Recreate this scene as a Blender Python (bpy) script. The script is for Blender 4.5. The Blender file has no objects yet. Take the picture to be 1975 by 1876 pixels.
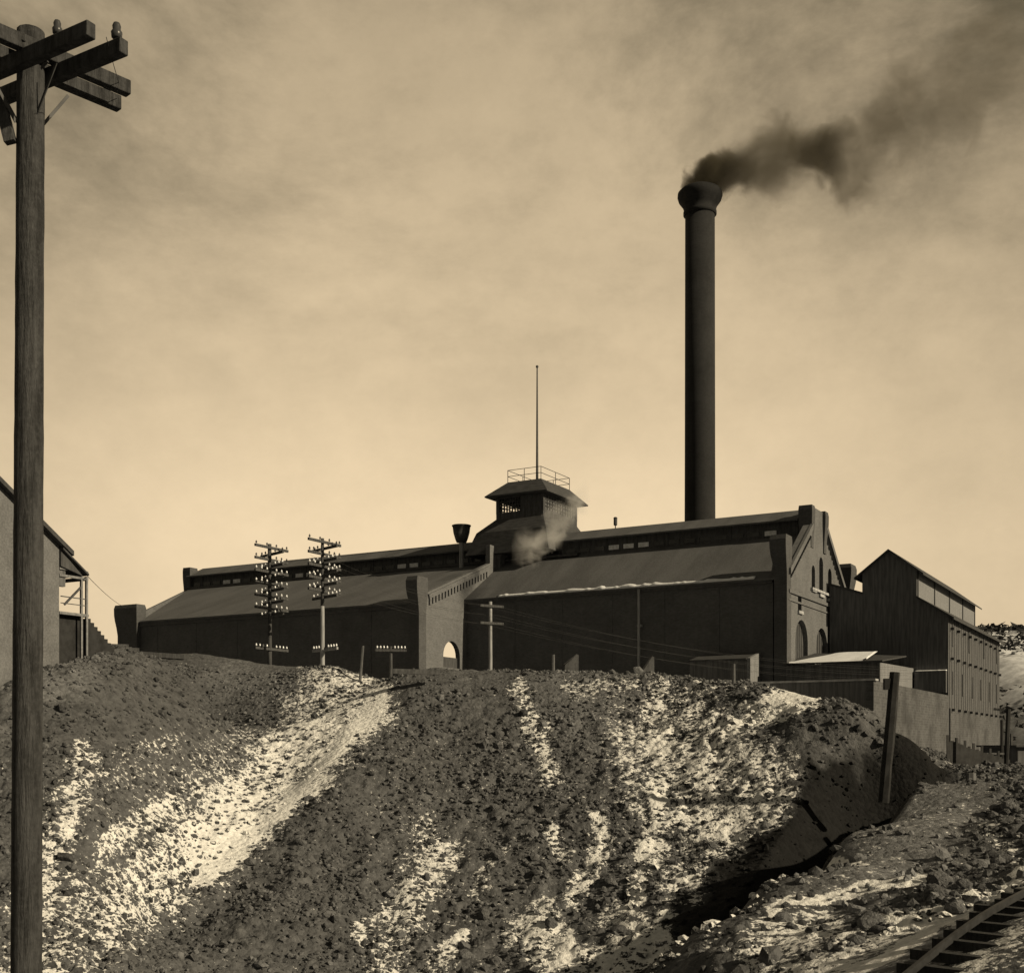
import bpy, bmesh, math, random
import numpy as np
from mathutils import Vector, Matrix
from mathutils.geometry import tessellate_polygon
random.seed(7); rng = np.random.default_rng(11)
S = bpy.context.scene
COL = S.collection

# ------------------------------------------------------------------ camera
F = 2350.0; HZ = 1440.0; CXP = 987.5          # focal length and horizon in units of a 1975-wide picture
cam = bpy.data.cameras.new("camera"); camo = bpy.data.objects.new("camera", cam); COL.objects.link(camo)
cam.sensor_width = 36; cam.sensor_fit = 'HORIZONTAL'; cam.lens = 36 * F / 1975
cam.shift_x = 0; cam.shift_y = (HZ - 938) / 1975
cam.clip_start = 0.1; cam.clip_end = 6000
camo.location = (0, 0, 0); camo.rotation_euler = (math.radians(90), 0, 0)
S.camera = camo

# ------------------------------------------------------------------ light
SUN_EL = math.radians(26); SUN_AZ = math.atan2(-0.480, 0.877)   # azimuth measured from +X
sd = Vector((math.cos(SUN_EL) * math.cos(SUN_AZ), math.cos(SUN_EL) * math.sin(SUN_AZ), math.sin(SUN_EL)))
sun = bpy.data.lights.new("sun", 'SUN'); suno = bpy.data.objects.new("sun", sun); COL.objects.link(suno)
sun.energy = 5.0; sun.angle = math.radians(0.6); sun.color = (1.0, 0.83, 0.56)
suno.rotation_euler = sd.to_track_quat('Z', 'Y').to_euler(); suno.location = (60, -20, 60)
S.view_settings.view_transform = 'Standard'; S.view_settings.look = 'None'
S.view_settings.gamma = 1; S.view_settings.exposure = 0.0
S.cycles.use_denoising = True
S.cycles.max_bounces = 6; S.cycles.volume_bounces = 1
try:
    S.cycles.volume_step_rate = 1.0; S.cycles.volume_max_steps = 256
except Exception: pass

class NT:
    """small helper to write node trees"""
    def __init__(s, tree): s.t = tree; s.n = tree.nodes; s.l = tree.links; s.n.clear()
    def new(s, typ, **kw):
        nd = s.n.new(typ)
        for k, v in kw.items(): setattr(nd, k, v)
        return nd
    def put(s, sock, v):
        if hasattr(v, 'bl_idname') or hasattr(v, 'is_linked'): s.l.new(v, sock)
        elif v is not None:
            if hasattr(sock.default_value, '__len__') and not hasattr(v, '__len__'): v = [v] * len(sock.default_value)
            sock.default_value = v
    def math(s, op, a, b=None, c=None, clamp=False):
        m = s.new('ShaderNodeMath', operation=op, use_clamp=clamp); s.put(m.inputs[0], a)
        if b is not None: s.put(m.inputs[1], b)
        if c is not None: s.put(m.inputs[2], c)
        return m.outputs[0]
    def vmath(s, op, a, b=None):
        m = s.new('ShaderNodeVectorMath', operation=op); s.put(m.inputs[0], a)
        if b is not None: s.put(m.inputs[1], b)
        return m.outputs[0]
    def noise(s, vec, scale, detail=4, rough=.55, dist=0, col=False):
        m = s.new('ShaderNodeTexNoise'); s.l.new(vec, m.inputs['Vector']); m.inputs['Scale'].default_value = scale
        m.inputs['Detail'].default_value = detail; m.inputs['Roughness'].default_value = rough
        m.inputs['Distortion'].default_value = dist
        return m.outputs['Color' if col else 'Fac']
    def rng(s, v, a, b, c=0, d=1, smooth=True):
        m = s.new('ShaderNodeMapRange'); m.interpolation_type = 'SMOOTHSTEP' if smooth else 'LINEAR'
        s.put(m.inputs[0], v)
        for i, x in enumerate((a, b, c, d)): m.inputs[i + 1].default_value = x
        return m.outputs[0]
    def mix(s, f, a, b):
        m = s.new('ShaderNodeMix'); m.data_type = 'RGBA'; s.put(m.inputs[0], f); s.put(m.inputs[6], a); s.put(m.inputs[7], b)
        return m.outputs[2]
    def map(s, vec, scale=(1, 1, 1), loc=(0, 0, 0), rot=(0, 0, 0)):
        m = s.new('ShaderNodeMapping'); s.l.new(vec, m.inputs[0]); m.inputs[1].default_value = loc
        m.inputs[2].default_value = rot; m.inputs[3].default_value = scale
        return m.outputs[0]

# sky: daylight sky turned to the one tone of the picture, with thin streaked cloud
w = bpy.data.worlds.new("World"); S.world = w; w.use_nodes = True
T = NT(w.node_tree)
sky = T.new('ShaderNodeTexSky'); sky.sky_type = 'NISHITA'; sky.sun_disc = False
sky.sun_elevation = SUN_EL; sky.sun_rotation = math.pi / 2 - SUN_AZ; sky.dust_density = 4.0; sky.air_density = 1.0
bw = T.new('ShaderNodeRGBToBW'); T.l.new(sky.outputs[0], bw.inputs[0])
tc = T.new('ShaderNodeTexCoord').outputs['Generated']
sep = T.new('ShaderNodeSeparateXYZ'); T.l.new(tc, sep.inputs[0])
elev = sep.outputs[2]; axx = sep.outputs[0]
n1 = T.noise(T.map(tc, (1.6, 1.6, 3.0), rot=(0, .12, 0)), 1.9, 8, .66, .15)
n2 = T.noise(T.map(tc, (1, 1, 1.3)), 4.5, 8, .66, .1)
n3 = T.noise(T.map(tc, (1, 1, 1.3), loc=(3, 1, 2)), 22.0, 6, .7)
# thin cloud near the horizon; unseen sky overhead and behind darkened to cut ambient light
up = T.rng(T.math('ADD', elev, T.math('MULTIPLY_ADD', n2, .12, -.06)), .17, .62, 0, .85, False)
over = T.math('MAXIMUM', T.rng(elev, .48, .8), T.rng(sep.outputs[1], .25, -.35))
cl = T.rng(n1, .33, .70, 0, 1)
dens = T.math('MULTIPLY_ADD', T.math('MULTIPLY', cl, T.rng(elev, .16, .46)), .55, up)
side = T.math('MULTIPLY', T.rng(T.math('ABSOLUTE', T.math('ADD', axx, .02)), .10, .44), .32)
dens = T.math('ADD', dens, side)
dens = T.math('ADD', dens, T.math('MULTIPLY_ADD', n2, .22, -.11))
dens = T.math('ADD', dens, T.math('MULTIPLY_ADD', n3, .24, -.12))
dens = T.math('MULTIPLY', dens, .72, clamp=True)
veil = T.mix(dens, (.835, .655, .42, 1), (.105, .088, .056, 1))

veil = T.mix(over, veil, (.115, .100, .070, 1))
tone = T.mix(.35, (1, 1, 1, 1), bw.outputs[0])
# blend: the physical sky sets the level, the veil its tone
mulc = T.new('ShaderNodeMix'); mulc.data_type = 'RGBA'; mulc.blend_type = 'MULTIPLY'; mulc.inputs[0].default_value = 1
lvl = T.math('MULTIPLY', T.math('POWER', T.math('MAXIMUM', bw.outputs[0], 1.0), 0.12), 9.4)
T.l.new(veil, mulc.inputs[6]); T.l.new(lvl, mulc.inputs[7])
bg = T.new('ShaderNodeBackground'); T.l.new(mulc.outputs[2], bg.inputs[0]); bg.inputs[1].default_value = 0.1
wo = T.new('ShaderNodeOutputWorld'); T.l.new(bg.outputs[0], wo.inputs[0])

# ------------------------------------------------------------------ materials
def C3(v, t=0.0): return (v * .97, v, v * 1.06, 1)
def mat(name, base, var=.35, scale=1.2, rough=.85, bump=0.0, bscale=8, streak=None, spec=.25, fine=None):
    m = bpy.data.materials.new(name); m.use_nodes = True; t = NT(m.node_tree)
    co = t.new('ShaderNodeTexCoord').outputs['Object']
    v = co if not streak else t.map(co, streak)
    n = t.noise(v, scale, 6, .65)
    c = t.mix(t.rng(n, .3, .7), C3(base * (1 - var)), C3(base * (1 + var)))
    if fine:
        g = t.noise(co, fine, 3, .7)
        c = t.mix(t.math('MULTIPLY', t.rng(g, .45, .7), .35), c, C3(base * 1.8))
        c = t.mix(t.math('MULTIPLY', t.rng(g, .52, .3), .35), c, C3(base * .4))
    b = t.new('ShaderNodeBsdfPrincipled'); t.l.new(c, b.inputs['Base Color']); b.inputs['Roughness'].default_value = rough
    b.inputs['Specular IOR Level'].default_value = spec
    if bump:
        bp = t.new('ShaderNodeBump'); bp.inputs['Strength'].default_value = bump; bp.inputs['Distance'].default_value = .05
        t.l.new(t.noise(v, bscale, 5, .7), bp.inputs['Height']); t.l.new(bp.outputs[0], b.inputs['Normal'])
    o = t.new('ShaderNodeOutputMaterial'); t.l.new(b.outputs[0], o.inputs[0]); m['tree'] = 1
    return m

def brick_mat(name, base, var=.25, bw_=.24, bh=.075):
    m = bpy.data.materials.new(name); m.use_nodes = True; t = NT(m.node_tree)
    co = t.new('ShaderNodeTexCoord').outputs['Object']
    sp = t.new('ShaderNodeSeparateXYZ'); t.l.new(co, sp.inputs[0])
    cb = t.new('ShaderNodeCombineXYZ'); t.l.new(t.math('ADD', sp.outputs[0], sp.outputs[1]), cb.inputs[0]); t.l.new(sp.outputs[2], cb.inputs[1])
    br = t.new('ShaderNodeTexBrick'); t.l.new(cb.outputs[0], br.inputs['Vector'])
    br.inputs['Scale'].default_value = 1; br.inputs['Brick Width'].default_value = bw_; br.inputs['Row Height'].default_value = bh
    br.inputs['Mortar Size'].default_value = .009
    br.inputs['Color1'].default_value = C3(base * 1.15); br.inputs['Color2'].default_value = C3(base * .75); br.inputs['Mortar'].default_value = C3(base * 1.5)
    n = t.noise(co, .35, 6, .7); n2_ = t.noise(t.map(co, (1.2, 1.2, .18)), 1.5, 5, .7)
    c = t.mix(t.math('MULTIPLY', t.rng(n, .40, .72), var * 1.6), br.outputs[0], C3(base * .45))
    c = t.mix(t.math('MULTIPLY', t.rng(n2_, .52, .72), .35), c, C3(base * 1.5))
    b = t.new('ShaderNodeBsdfPrincipled'); t.l.new(c, b.inputs['Base Color']); b.inputs['Roughness'].default_value = .9
    b.inputs['Specular IOR Level'].default_value = .2
    o = t.new('ShaderNodeOutputMaterial'); t.l.new(b.outputs[0], o.inputs[0])
    return m

M = {}
M['brick'] = brick_mat('brick', .115)
M['shaded_brick'] = brick_mat('shaded_brick', .085)  # darker copy of the brick: the front walls' shade put into the colour
M['pier_brick'] = brick_mat('pier_brick', .07)
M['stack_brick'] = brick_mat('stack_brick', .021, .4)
M['trim'] = mat('stone_trim', .34, .3, 2)
M['roof'] = mat('tar_roof', .085, .22, .5, streak=(1, .25, .25), fine=9)
M['monitor'] = mat('soot_boards', .06, .35, 1.4, streak=(3, 3, .5))
M['dark_wood'] = mat('dark_wood', .06, .4, 2, streak=(6, 6, .6), bump=.3)
M['pole_wood'] = mat('pole_wood', .042, .6, 1.6, streak=(5, 5, .5), bump=1.0, bscale=4, fine=14)
M['pale_pole'] = mat('pale_pole', .26, .3, 2, streak=(6, 6, .5))
M['void'] = mat('black_wood_and_shade', .022, .4, 2)  # near-black wood; under the porch it paints the shade in
M['metal'] = mat('dark_metal', .05, .3, 3, rough=.6)
M['insulator'] = mat('glass_insulator', .75, .1, 3, rough=.15, spec=.6)
M['dark_insulator'] = mat('dark_insulator', .05, .3, 3, rough=.3)
M['pane'] = mat('window_glass', .025, .5, .8, rough=.12, spec=.7)
M['pale_pane'] = mat('sky_bright_pane', .6, .2, 3, rough=.6)  # sky brightness in some panes, painted as a pale base colour
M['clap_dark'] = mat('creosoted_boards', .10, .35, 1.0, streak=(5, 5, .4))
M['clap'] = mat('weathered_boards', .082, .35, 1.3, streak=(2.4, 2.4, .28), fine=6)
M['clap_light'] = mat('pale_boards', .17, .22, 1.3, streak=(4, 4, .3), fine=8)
M['rubble_wall'] = brick_mat('rubble_masonry', .085, .6, .42, .19)
M['shingle'] = mat('shingle_roof', .05, .3, 1.5, streak=(1, 3, 3))
M['house_wall'] = mat('house_wall', .12, .2, 1.0, fine=10)
M['snow'] = mat('snow', .72, .06, 1.2, rough=.7, bump=.4)
M['rail'] = mat('rail_steel', .03, .3, 4, rough=.45)
M['tie'] = mat('rail_tie', .035, .4, 3, streak=(2, 6, 2), bump=.5)
M['hill_snow'] = mat('hill_snow', .55, .42, .09, rough=.8, fine=.35)
M['brush'] = mat('hill_brush', .04, .5, .1)

def rock_mat(name, base, snow_amt=1.0, sc=1.0, is_rock=False):
    """broken rock with snow caught where the attribute 'snow' says it lies"""
    m = bpy.data.materials.new(name); m.use_nodes = True; t = NT(m.node_tree)
    geo = t.new('ShaderNodeNewGeometry'); co = t.new('ShaderNodeTexCoord').outputs['Object']
    at = t.new('ShaderNodeAttribute'); at.attribute_name = 'snow'
    dk = t.new('ShaderNodeAttribute'); dk.attribute_name = 'tone'
    n_a = t.noise(co, 1.7 * sc, 8, .78); n_b = t.noise(co, 6 * sc, 4, .75); n_c = t.noise(co, .5, 3, .6)
    n_s = t.noise(co, 3.4, 6, .7); n_t = t.noise(co, 9, 3, .7)
    vor = t.new('ShaderNodeTexVoronoi'); t.l.new(co, vor.inputs['Vector']); vor.inputs['Scale'].default_value = 4.2
    sepc = t.new('ShaderNodeSeparateColor'); t.l.new(vor.outputs['Color'], sepc.inputs[0])
    c = t.mix(t.rng(n_a, .32, .68), C3(base * .55), C3(base * 1.5))
    c = t.mix(t.math('MULTIPLY', sepc.outputs[0], .5), c, C3(base * 1.9))
    c = t.mix(t.math('MULTIPLY', t.rng(n_b, .5, .72), .5), c, C3(base * .35))
    tone_ = t.new('ShaderNodeMix'); tone_.data_type = 'RGBA'; tone_.blend_type = 'MULTIPLY'; tone_.inputs[0].default_value = 1
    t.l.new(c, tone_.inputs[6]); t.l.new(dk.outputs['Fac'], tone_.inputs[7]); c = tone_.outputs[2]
    sn = t.new('ShaderNodeSeparateXYZ'); t.l.new(geo.outputs['Normal'], sn.inputs[0])
    k = t.math('MULTIPLY_ADD', n_s, 1.7, -.85)
    k = t.math('ADD', k, t.math('MULTIPLY_ADD', n_t, 1.0, -.50))
    k = t.math('ADD', k, t.math('MULTIPLY_ADD', n_c, .3, -.15))
    k = t.math('ADD', k, t.math('MULTIPLY', at.outputs['Fac'], snow_amt * 1.34))
    k = t.math('ADD', k, t.math('MULTIPLY_ADD', sn.outputs[2], .55 if is_rock else .3, -.62 if is_rock else -.25))
    mask = t.rng(k, .52, .60)
    c = t.mix(mask, c, t.mix(t.rng(n_b, .3, .7), (.58, .585, .585, 1), (.80, .805, .805, 1)))
    b = t.new('ShaderNodeBsdfPrincipled'); t.l.new(c, b.inputs['Base Color']); b.inputs['Roughness'].default_value = .92
    b.inputs['Specular IOR Level'].default_value = .15
    bp = t.new('ShaderNodeBump'); bp.inputs['Strength'].default_value = .7; bp.inputs['Distance'].default_value = .12
    t.l.new(t.math('ADD', n_b, t.math('MULTIPLY', vor.outputs['Distance'], -.8)), bp.inputs['Height']); t.l.new(bp.outputs[0], b.inputs['Normal'])
    o = t.new('ShaderNodeOutputMaterial'); t.l.new(b.outputs[0], o.inputs[0])
    return m
M['ground'] = rock_mat('dump_ground', .082)
M['rocks'] = rock_mat('broken_rock', .085, 1.0, 1.4, True)

# ------------------------------------------------------------------ mesh helpers
class MB:
    def __init__(s): s.v = []; s.f = []
    def add(s, vs, fs):
        k = len(s.v); s.v += [tuple(p) for p in vs]; s.f += [tuple(i + k for i in f) for f in fs]; return s
    def box(s, x0, x1, y0, y1, z0, z1):
        return s.add([(x0, y0, z0), (x1, y0, z0), (x1, y1, z0), (x0, y1, z0), (x0, y0, z1), (x1, y0, z1), (x1, y1, z1), (x0, y1, z1)],
                     [(0, 3, 2, 1), (4, 5, 6, 7), (0, 1, 5, 4), (1, 2, 6, 5), (2, 3, 7, 6), (3, 0, 4, 7)])
    def hexa(s, lo, hi):      # two quads of points, bottom and top
        return s.add(list(lo) + list(hi), [(0, 3, 2, 1), (4, 5, 6, 7), (0, 1, 5, 4), (1, 2, 6, 5), (2, 3, 7, 6), (3, 0, 4, 7)])
    def slab(s, quad, th):    # quad of points (counter-clockwise from above) thickened downward
        return s.hexa([(p[0], p[1], p[2] - th) for p in quad], quad)
    def tube(s, p0, p1, r0, r1=None, n=10, rings=1, wob=0.0):
        r1 = r0 if r1 is None else r1
        p0 = Vector(p0); p1 = Vector(p1); d = (p1 - p0)
        q = d.normalized().to_track_quat('Z', 'Y'); vs = []; fs = []
        for j in range(rings + 1):
            t = j / rings; c = p0 + d * t; r = r0 + (r1 - r0) * t
            for i in range(n):
                a = 2 * math.pi * i / n; rr = r * (1 + random.uniform(-wob, wob))
                vs.append(c + q @ Vector((rr * math.cos(a), rr * math.sin(a), 0)))
        for j in range(rings):
            for i in range(n):
                a = j * n + i; b = j * n + (i + 1) % n; fs.append((a, b, b + n, a + n))
        fs.append(tuple(range(n - 1, -1, -1))); fs.append(tuple(rings * n + i for i in range(n)))
        return s.add(vs, fs)
    def lathe(s, c, prof, n=24):
        vs = []; fs = []
        for r, z in prof:
            for i in range(n):
                a = 2 * math.pi * i / n; vs.append((c[0] + r * math.cos(a), c[1] + r * math.sin(a), c[2] + z))
        for j in range(len(prof) - 1):
            for i in range(n):
                a = j * n + i; b = j * n + (i + 1) % n; fs.append((a, b, b + n, a + n))
        fs.append(tuple(range(n - 1, -1, -1))); fs.append(tuple((len(prof) - 1) * n + i for i in range(n)))
        return s.add(vs, fs)
    def beam(s, p0, p1, w_, h_, up=(0, 0, 1)):
        p0 = Vector(p0); p1 = Vector(p1); d = (p1 - p0).normalized(); u = Vector(up)
        r = d.cross(u).normalized(); u = r.cross(d).normalized(); r *= w_ / 2; u *= h_ / 2
        return s.hexa([p0 - r - u, p0 + r - u, p1 + r - u, p1 - r - u], [p0 - r + u, p0 + r + u, p1 + r + u, p1 - r + u])
    def panel(s, outer, holes, fn, th):
        """flat wall from a 2-D outline with holes; fn(u, v, d) gives the 3-D point at depth d"""
        loops = [outer] + holes; flat = [p for lp in loops for p in lp]
        tris = tessellate_polygon([[Vector((p[0], p[1], 0)) for p in lp] for lp in loops])
        n = len(flat); vs = [fn(p[0], p[1], 0) for p in flat] + [fn(p[0], p[1], th) for p in flat]
        fs = [tuple(t) for t in tris] + [tuple(i + n for i in reversed(t)) for t in tris]
        k = 0
        for lp in loops:
            m = len(lp)
            for i in range(m): a = k + i; b = k + (i + 1) % m; fs.append((a, b, b + n, a + n))
            k += m
        return s.add(vs, fs)
    def build(s, name, m, parent=None, smooth=False, fix=True):
        me = bpy.data.meshes.new(name); me.from_pydata(s.v, [], s.f)
        if fix:
            bm = bmesh.new(); bm.from_mesh(me); bmesh.ops.recalc_face_normals(bm, faces=bm.faces); bm.to_mesh(me); bm.free()
        me.materials.append(m if not isinstance(m, str) else M[m])
        if smooth:
            for p in me.polygons: p.use_smooth = True
        o = bpy.data.objects.new(name, me); COL.objects.link(o)
        if parent: o.parent = parent
        return o

def arch(x0, x1, z0, z1, n=8, flat=.5):
    """outline of an arched opening: straight jambs, rounded head"""
    r = (x1 - x0) / 2; c = (x0 + x1) / 2; h = min(z1 - z0 - .05, r * flat * 2)
    pts = [(x0, z0), (x1, z0)]
    for i in range(n + 1):
        a = math.pi * i / n; pts.append((c + r * math.cos(a), z1 - h + h * math.sin(a)))
    return pts
def tag(o, label=None, cat=None, group=None, kind=None):
    if label: o['label'] = label
    if cat: o['category'] = cat
    if group: o['group'] = group
    if kind: o['kind'] = kind
    return o
def empty(name, loc, rz=0, **kw):
    o = bpy.data.objects.new(name, None); COL.objects.link(o); o.location = loc; o.rotation_euler = (0, 0, rz)
    o.empty_display_size = .3
    return tag(o, **kw)
def P(px, py, Y): return Vector(((px - CXP) / F * Y, Y, (HZ - py) / F * Y))

# ------------------------------------------------------------------ ground
CREST = [(-250,1275,80),(-60,1285,72),(60,1296,60),(112,1284,59),(152,1284,58),(190,1262,62),(215,1250,66),(245,1254,72),(350,1260,80),(470,1273,79),(560,1290,76),(622,1284,75),(660,1290,74),
 (695,1308,74),(740,1312,72),(765,1300,71),(900,1298,71),(1000,1298,71),(1100,1298,71),(1250,1301,70),(1400,1317,67),(1450,1326,65),(1500,1344,63),(1575,1354,60),
 (1650,1384,58),(1720,1418,57),(1790,1456,57.5),(1850,1480,58)]
ctrl = [P(*p) for p in [
 *CREST,
 (60,1400,54),(200,1400,55.5),(350,1390,70),(500,1400,69.5),(600,1370,70.5),
 (0,1600,47),(200,1600,48.5),(380,1560,56),(500,1500,62),(40,1850,41),(200,1800,43.5),(350,1680,51),
 (745,1338,69.3),(672,1405,65.5),(600,1492,61),(525,1570,57.2),(450,1650,53.6),(300,1790,47.8),
 (800,1360,67.5),(730,1440,63),(660,1540,57.5),(560,1650,53),(450,1760,48.8),
 (850,1450,63.5),(800,1600,56.5),(700,1750,50.3),(600,1870,46),
 (1000,1400,65.5),(1000,1500,60.5),(1000,1600,56),(1000,1740,50.5),(1000,1876,46),
 (1200,1400,64.5),(1200,1500,59.5),(1200,1600,55),(1180,1740,49.5),(1150,1876,45),
 (1300,1370,65.4),(1400,1400,62),(1400,1500,57.5),(1400,1600,53.5),(1350,1720,48.5),(1250,1830,45),
 (1500,1400,59.5),(1550,1500,55.5),(1550,1600,51.5),(1450,1700,48),(1620,1450,57),(1690,1460,57),(1640,1560,53),
 (1700,1560,54.5),(1560,1650,49.5),(1420,1745,46),(1250,1850,44.5),(1800,1500,58),
 (1300,1900,31),(1450,1812,33.5),(1600,1718,38.5),(1740,1612,44.5),(1850,1516,52),(1880,1482,56),
 (1700,1700,33),(1850,1600,38),(1880,1540,46),(1550,1800,29.5),(1420,1865,27.5),
 (1960,1540,46),(1940,1640,34),(1880,1740,27),(1760,1850,23.5),(1975,1760,23),(1975,1850,20),(2200,1600,34),(2200,1500,50)]]
ctrl += [Vector((p.x * (1 + 6 / p.y), p.y + 6, p.z - .35)) for p in [P(*c) for c in CREST if c[0] > 225]]
ctrl += [Vector(p) for p in [(-24, 66, 4.3), (-20, 68, 4.5), (-28, 64, 4.2), (-30, 72, 4.8), (-36, 66, 4.4)]]
ctrl += [Vector(p) for p in [(10.6,42,-6.3),(7.2,37,-7.9),(14.6,47.5,-4.7),(4,33,-9.0)]]
ctrl += [Vector(p) for p in [(-60,122,5.5),(-38,103,5),(-15,95,4.3),(0,88,4.1),(12,84,3.2),(20,78,1.5),(27,72,-.8),(36,80,-2.5),(48,100,-3.5),(60,150,-3),
 (-70,85,6),(-90,130,6),(0,150,5),(35,135,2),(60,60,-2.5),(40,30,-3),(0,0,-1.75),(0,7,-2.4),(-6,14,-4.9),(0,16,-5.2),(0,26,-8.2),(-8,36,-9.8),(-20,33,-9.4),
 (2,38,-8.6),(-30,36,-8.8),(-40,20,-6),(-45,50,-1),(8,12,-3.0),(14,10,-2.6),(20,-10,-2.5),(-20,0,-3),(-20,-20,-3),(9,18,-3.8),(-60,50,2)]]
cp = np.array([tuple(c) for c in ctrl])
def tps_k(r2): return np.where(r2 > 1e-9, r2 * np.log(np.maximum(r2, 1e-9)) * .5, 0)
_n = len(cp); _d2 = ((cp[:, None, :2] - cp[None, :, :2]) ** 2).sum(-1)
_A = np.zeros((_n + 3, _n + 3)); _A[:_n, :_n] = tps_k(_d2) + np.eye(_n) * .15; _A[:_n, _n] = 1; _A[:_n, _n + 1:] = cp[:, :2]
_A[_n, :_n] = 1; _A[_n + 1:, :_n] = cp[:, :2].T
_w = np.linalg.solve(_A, np.concatenate([cp[:, 2], [0, 0, 0]]))
def base_h(X, Y):
    sh = X.shape; X = X.ravel(); Y = Y.ravel(); out = np.empty_like(X)
    for i in range(0, len(X), 40000):
        x = X[i:i + 40000]; y = Y[i:i + 40000]
        k = tps_k((x[:, None] - cp[None, :, 0]) ** 2 + (y[:, None] - cp[None, :, 1]) ** 2)
        out[i:i + 40000] = k @ _w[:_n] + _w[_n] + _w[_n + 1] * x + _w[_n + 2] * y
    far = np.clip((np.hypot(X - 0, Y - 60) - 85) / 60, 0, 1); far = far * far * (3 - 2 * far)
    lvl_ = np.where(Y > 60, np.where(X > 30, -3.0, 4.0), -3.0)
    t_ = np.clip((X - 10) / 40, 0, 1); lvl_ = np.where(Y > 60, 4 - 7 * t_, -3.0)
    s_ = np.clip((Y - 20) / 80, 0, 1); lvl_ = -3 + (lvl_ + 3) * s_
    return (out * (1 - far) + lvl_ * far).reshape(sh)
_lat = rng.random((256, 256))
def vnoise(x, y, sc, seed=0):
    x = x * sc + seed * 17.3; y = y * sc + seed * 9.1
    xi = np.floor(x).astype(int); yi = np.floor(y).astype(int); fx = x - xi; fy = y - yi
    fx = fx * fx * (3 - 2 * fx); fy = fy * fy * (3 - 2 * fy)
    g = lambda a, b: _lat[a % 256, b % 256]
    return (g(xi, yi) * (1 - fx) + g(xi + 1, yi) * fx) * (1 - fy) + (g(xi, yi + 1) * (1 - fx) + g(xi + 1, yi + 1) * fx) * fy - .5
# where the ground is smooth (dust, packed snow) and where it is coarse; where snow lies
def seg_mask(px, py, strokes):
    m = np.zeros_like(px)
    for (x0, y0, x1, y1, wd, st) in strokes:
        dx, dy = x1 - x0, y1 - y0; L2 = dx * dx + dy * dy + 1e-6
        t = np.clip(((px - x0) * dx + (py - y0) * dy) / L2, 0, 1)
        d = np.hypot(px - x0 - t * dx, py - y0 - t * dy) / wd
        m = np.maximum(m, st * np.clip(1.35 - d, 0, 1) ** .7)
    return m
SNOW = [(450,1480,150,1760,120,.36),(300,1480,120,1560,80,.33),(1300,1450,1500,1600,150,.50),(700,1350,560,1480,75,.60),(560,1480,400,1620,85,.62),(400,1620,230,1760,95,.50),(230,1760,60,1870,110,.40),(610,1310,690,1330,40,.5),
 (330,1560,200,1640,40,.5),(160,1450,130,1600,36,.5),(330,1430,240,1470,40,.35),(90,1650,60,1760,60,.45),(560,1360,640,1330,36,.45),
 (742,1340,672,1408,11,1.35),(672,1408,600,1495,14,1.35),(600,1495,540,1570,15,1.3),(540,1570,470,1625,18,1.1),(470,1625,400,1690,24,.9),
 (1000,1330,1030,1400,26,.42),(1030,1400,1060,1490,34,.5),(820,1600,850,1640,50,.42),(850,1640,770,1760,60,.44),(780,1760,740,1860,55,.42),
 (1070,1600,1090,1640,22,.5),(1160,1580,1170,1620,24,.5),(1150,1640,1110,1720,28,.5),(960,1640,920,1720,20,.4),(1040,1750,1000,1800,40,.45),
 (1050,1800,1080,1870,48,.85),(890,1790,860,1830,14,.8),(700,1780,702,1810,12,1.0),(830,1876,880,1800,30,.4),
 (1268,1320,1265,1440,20,.66),(1265,1440,1275,1520,26,.74),(1275,1520,1260,1640,26,.8),(1260,1640,1222,1740,22,.95),
 (1222,1500,1222,1560,24,.5),(1340,1420,1480,1540,110,.47),(1450,1380,1560,1350,18,1.1),(1400,1410,1470,1380,24,.85),(1500,1347,1580,1338,14,1.5),
 (1300,1560,1460,1620,80,.5),(1330,1700,1480,1640,60,.52),(1240,1850,1340,1770,44,.85),(1340,1770,1440,1720,30,1.15),(1150,1876,1250,1840,50,.6),
 (1550,1545,1540,1600,13,1.1),(1540,1600,1490,1690,18,.9),(1180,1760,1260,1800,40,.45),(1420,1330,1330,1310,20,.35),(1640,1500,1670,1470,20,.4),
 (1655,1530,1640,1550,12,.9),(1100,1330,1240,1320,26,.36),(1000,1286,1290,1287,5,.62),
 (1480,1800,1640,1728,10,.8),(1640,1725,1790,1697,8,.9),
 (1450,1850,1600,1800,40,.42),(1620,1830,1700,1810,30,.48),(1700,1800,1975,1715,16,.95),(1520,1870,1660,1860,30,.5),(1900,1600,1960,1660,30,.35),
 (1640,1876,1800,1790,10,.9),(1840,1876,1975,1790,40,.42)]
SMOOTH = [(1500,1810,1860,1560,60,1),(1300,1880,1850,1500,16,.95),(742,1340,540,1570,26,1),(540,1570,400,1690,20,.8),(1660,1700,1850,1560,50,1),(1500,1345,1590,1338,18,1),
 (200,1330,560,1330,60,.55),(80,1330,300,1400,70,.5),(1640,1860,1975,1740,26,1),(1500,1720,1700,1560,50,.6),(1300,1860,1500,1720,30,.7),(1100,1320,1200,1400,50,.5)]
TONE = [(150,1400,420,1300,90,-.15),(440,1300,580,1340,40,.35),(1640,1740,1840,1560,50,.55),
 (80,1330,160,1310,30,.5),(1650,1860,1975,1745,22,.9),(1100,1320,1230,1480,60,.3)]
def proj(X, Y, Z):
    Yc = np.maximum(Y, 1.0); return CXP + X / Yc * F, HZ - Z / Yc * F
def axis(lo, hi, step, olo, ohi, g=1.16):
    a = list(np.arange(lo, hi + 1e-6, step)); s = step
    while a[-1] < ohi: s *= g; a.append(a[-1] + s)
    s = step
    while a[0] > olo: s *= g; a.insert(0, a[0] - s)
    return np.array(a)
gx = axis(-34, 27, .125, -1500, 1500); gy = axis(26, 80, .125, -300, 3000)
GX, GY = np.meshgrid(gx, gy); GZ0 = base_h(GX, GY)
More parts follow.
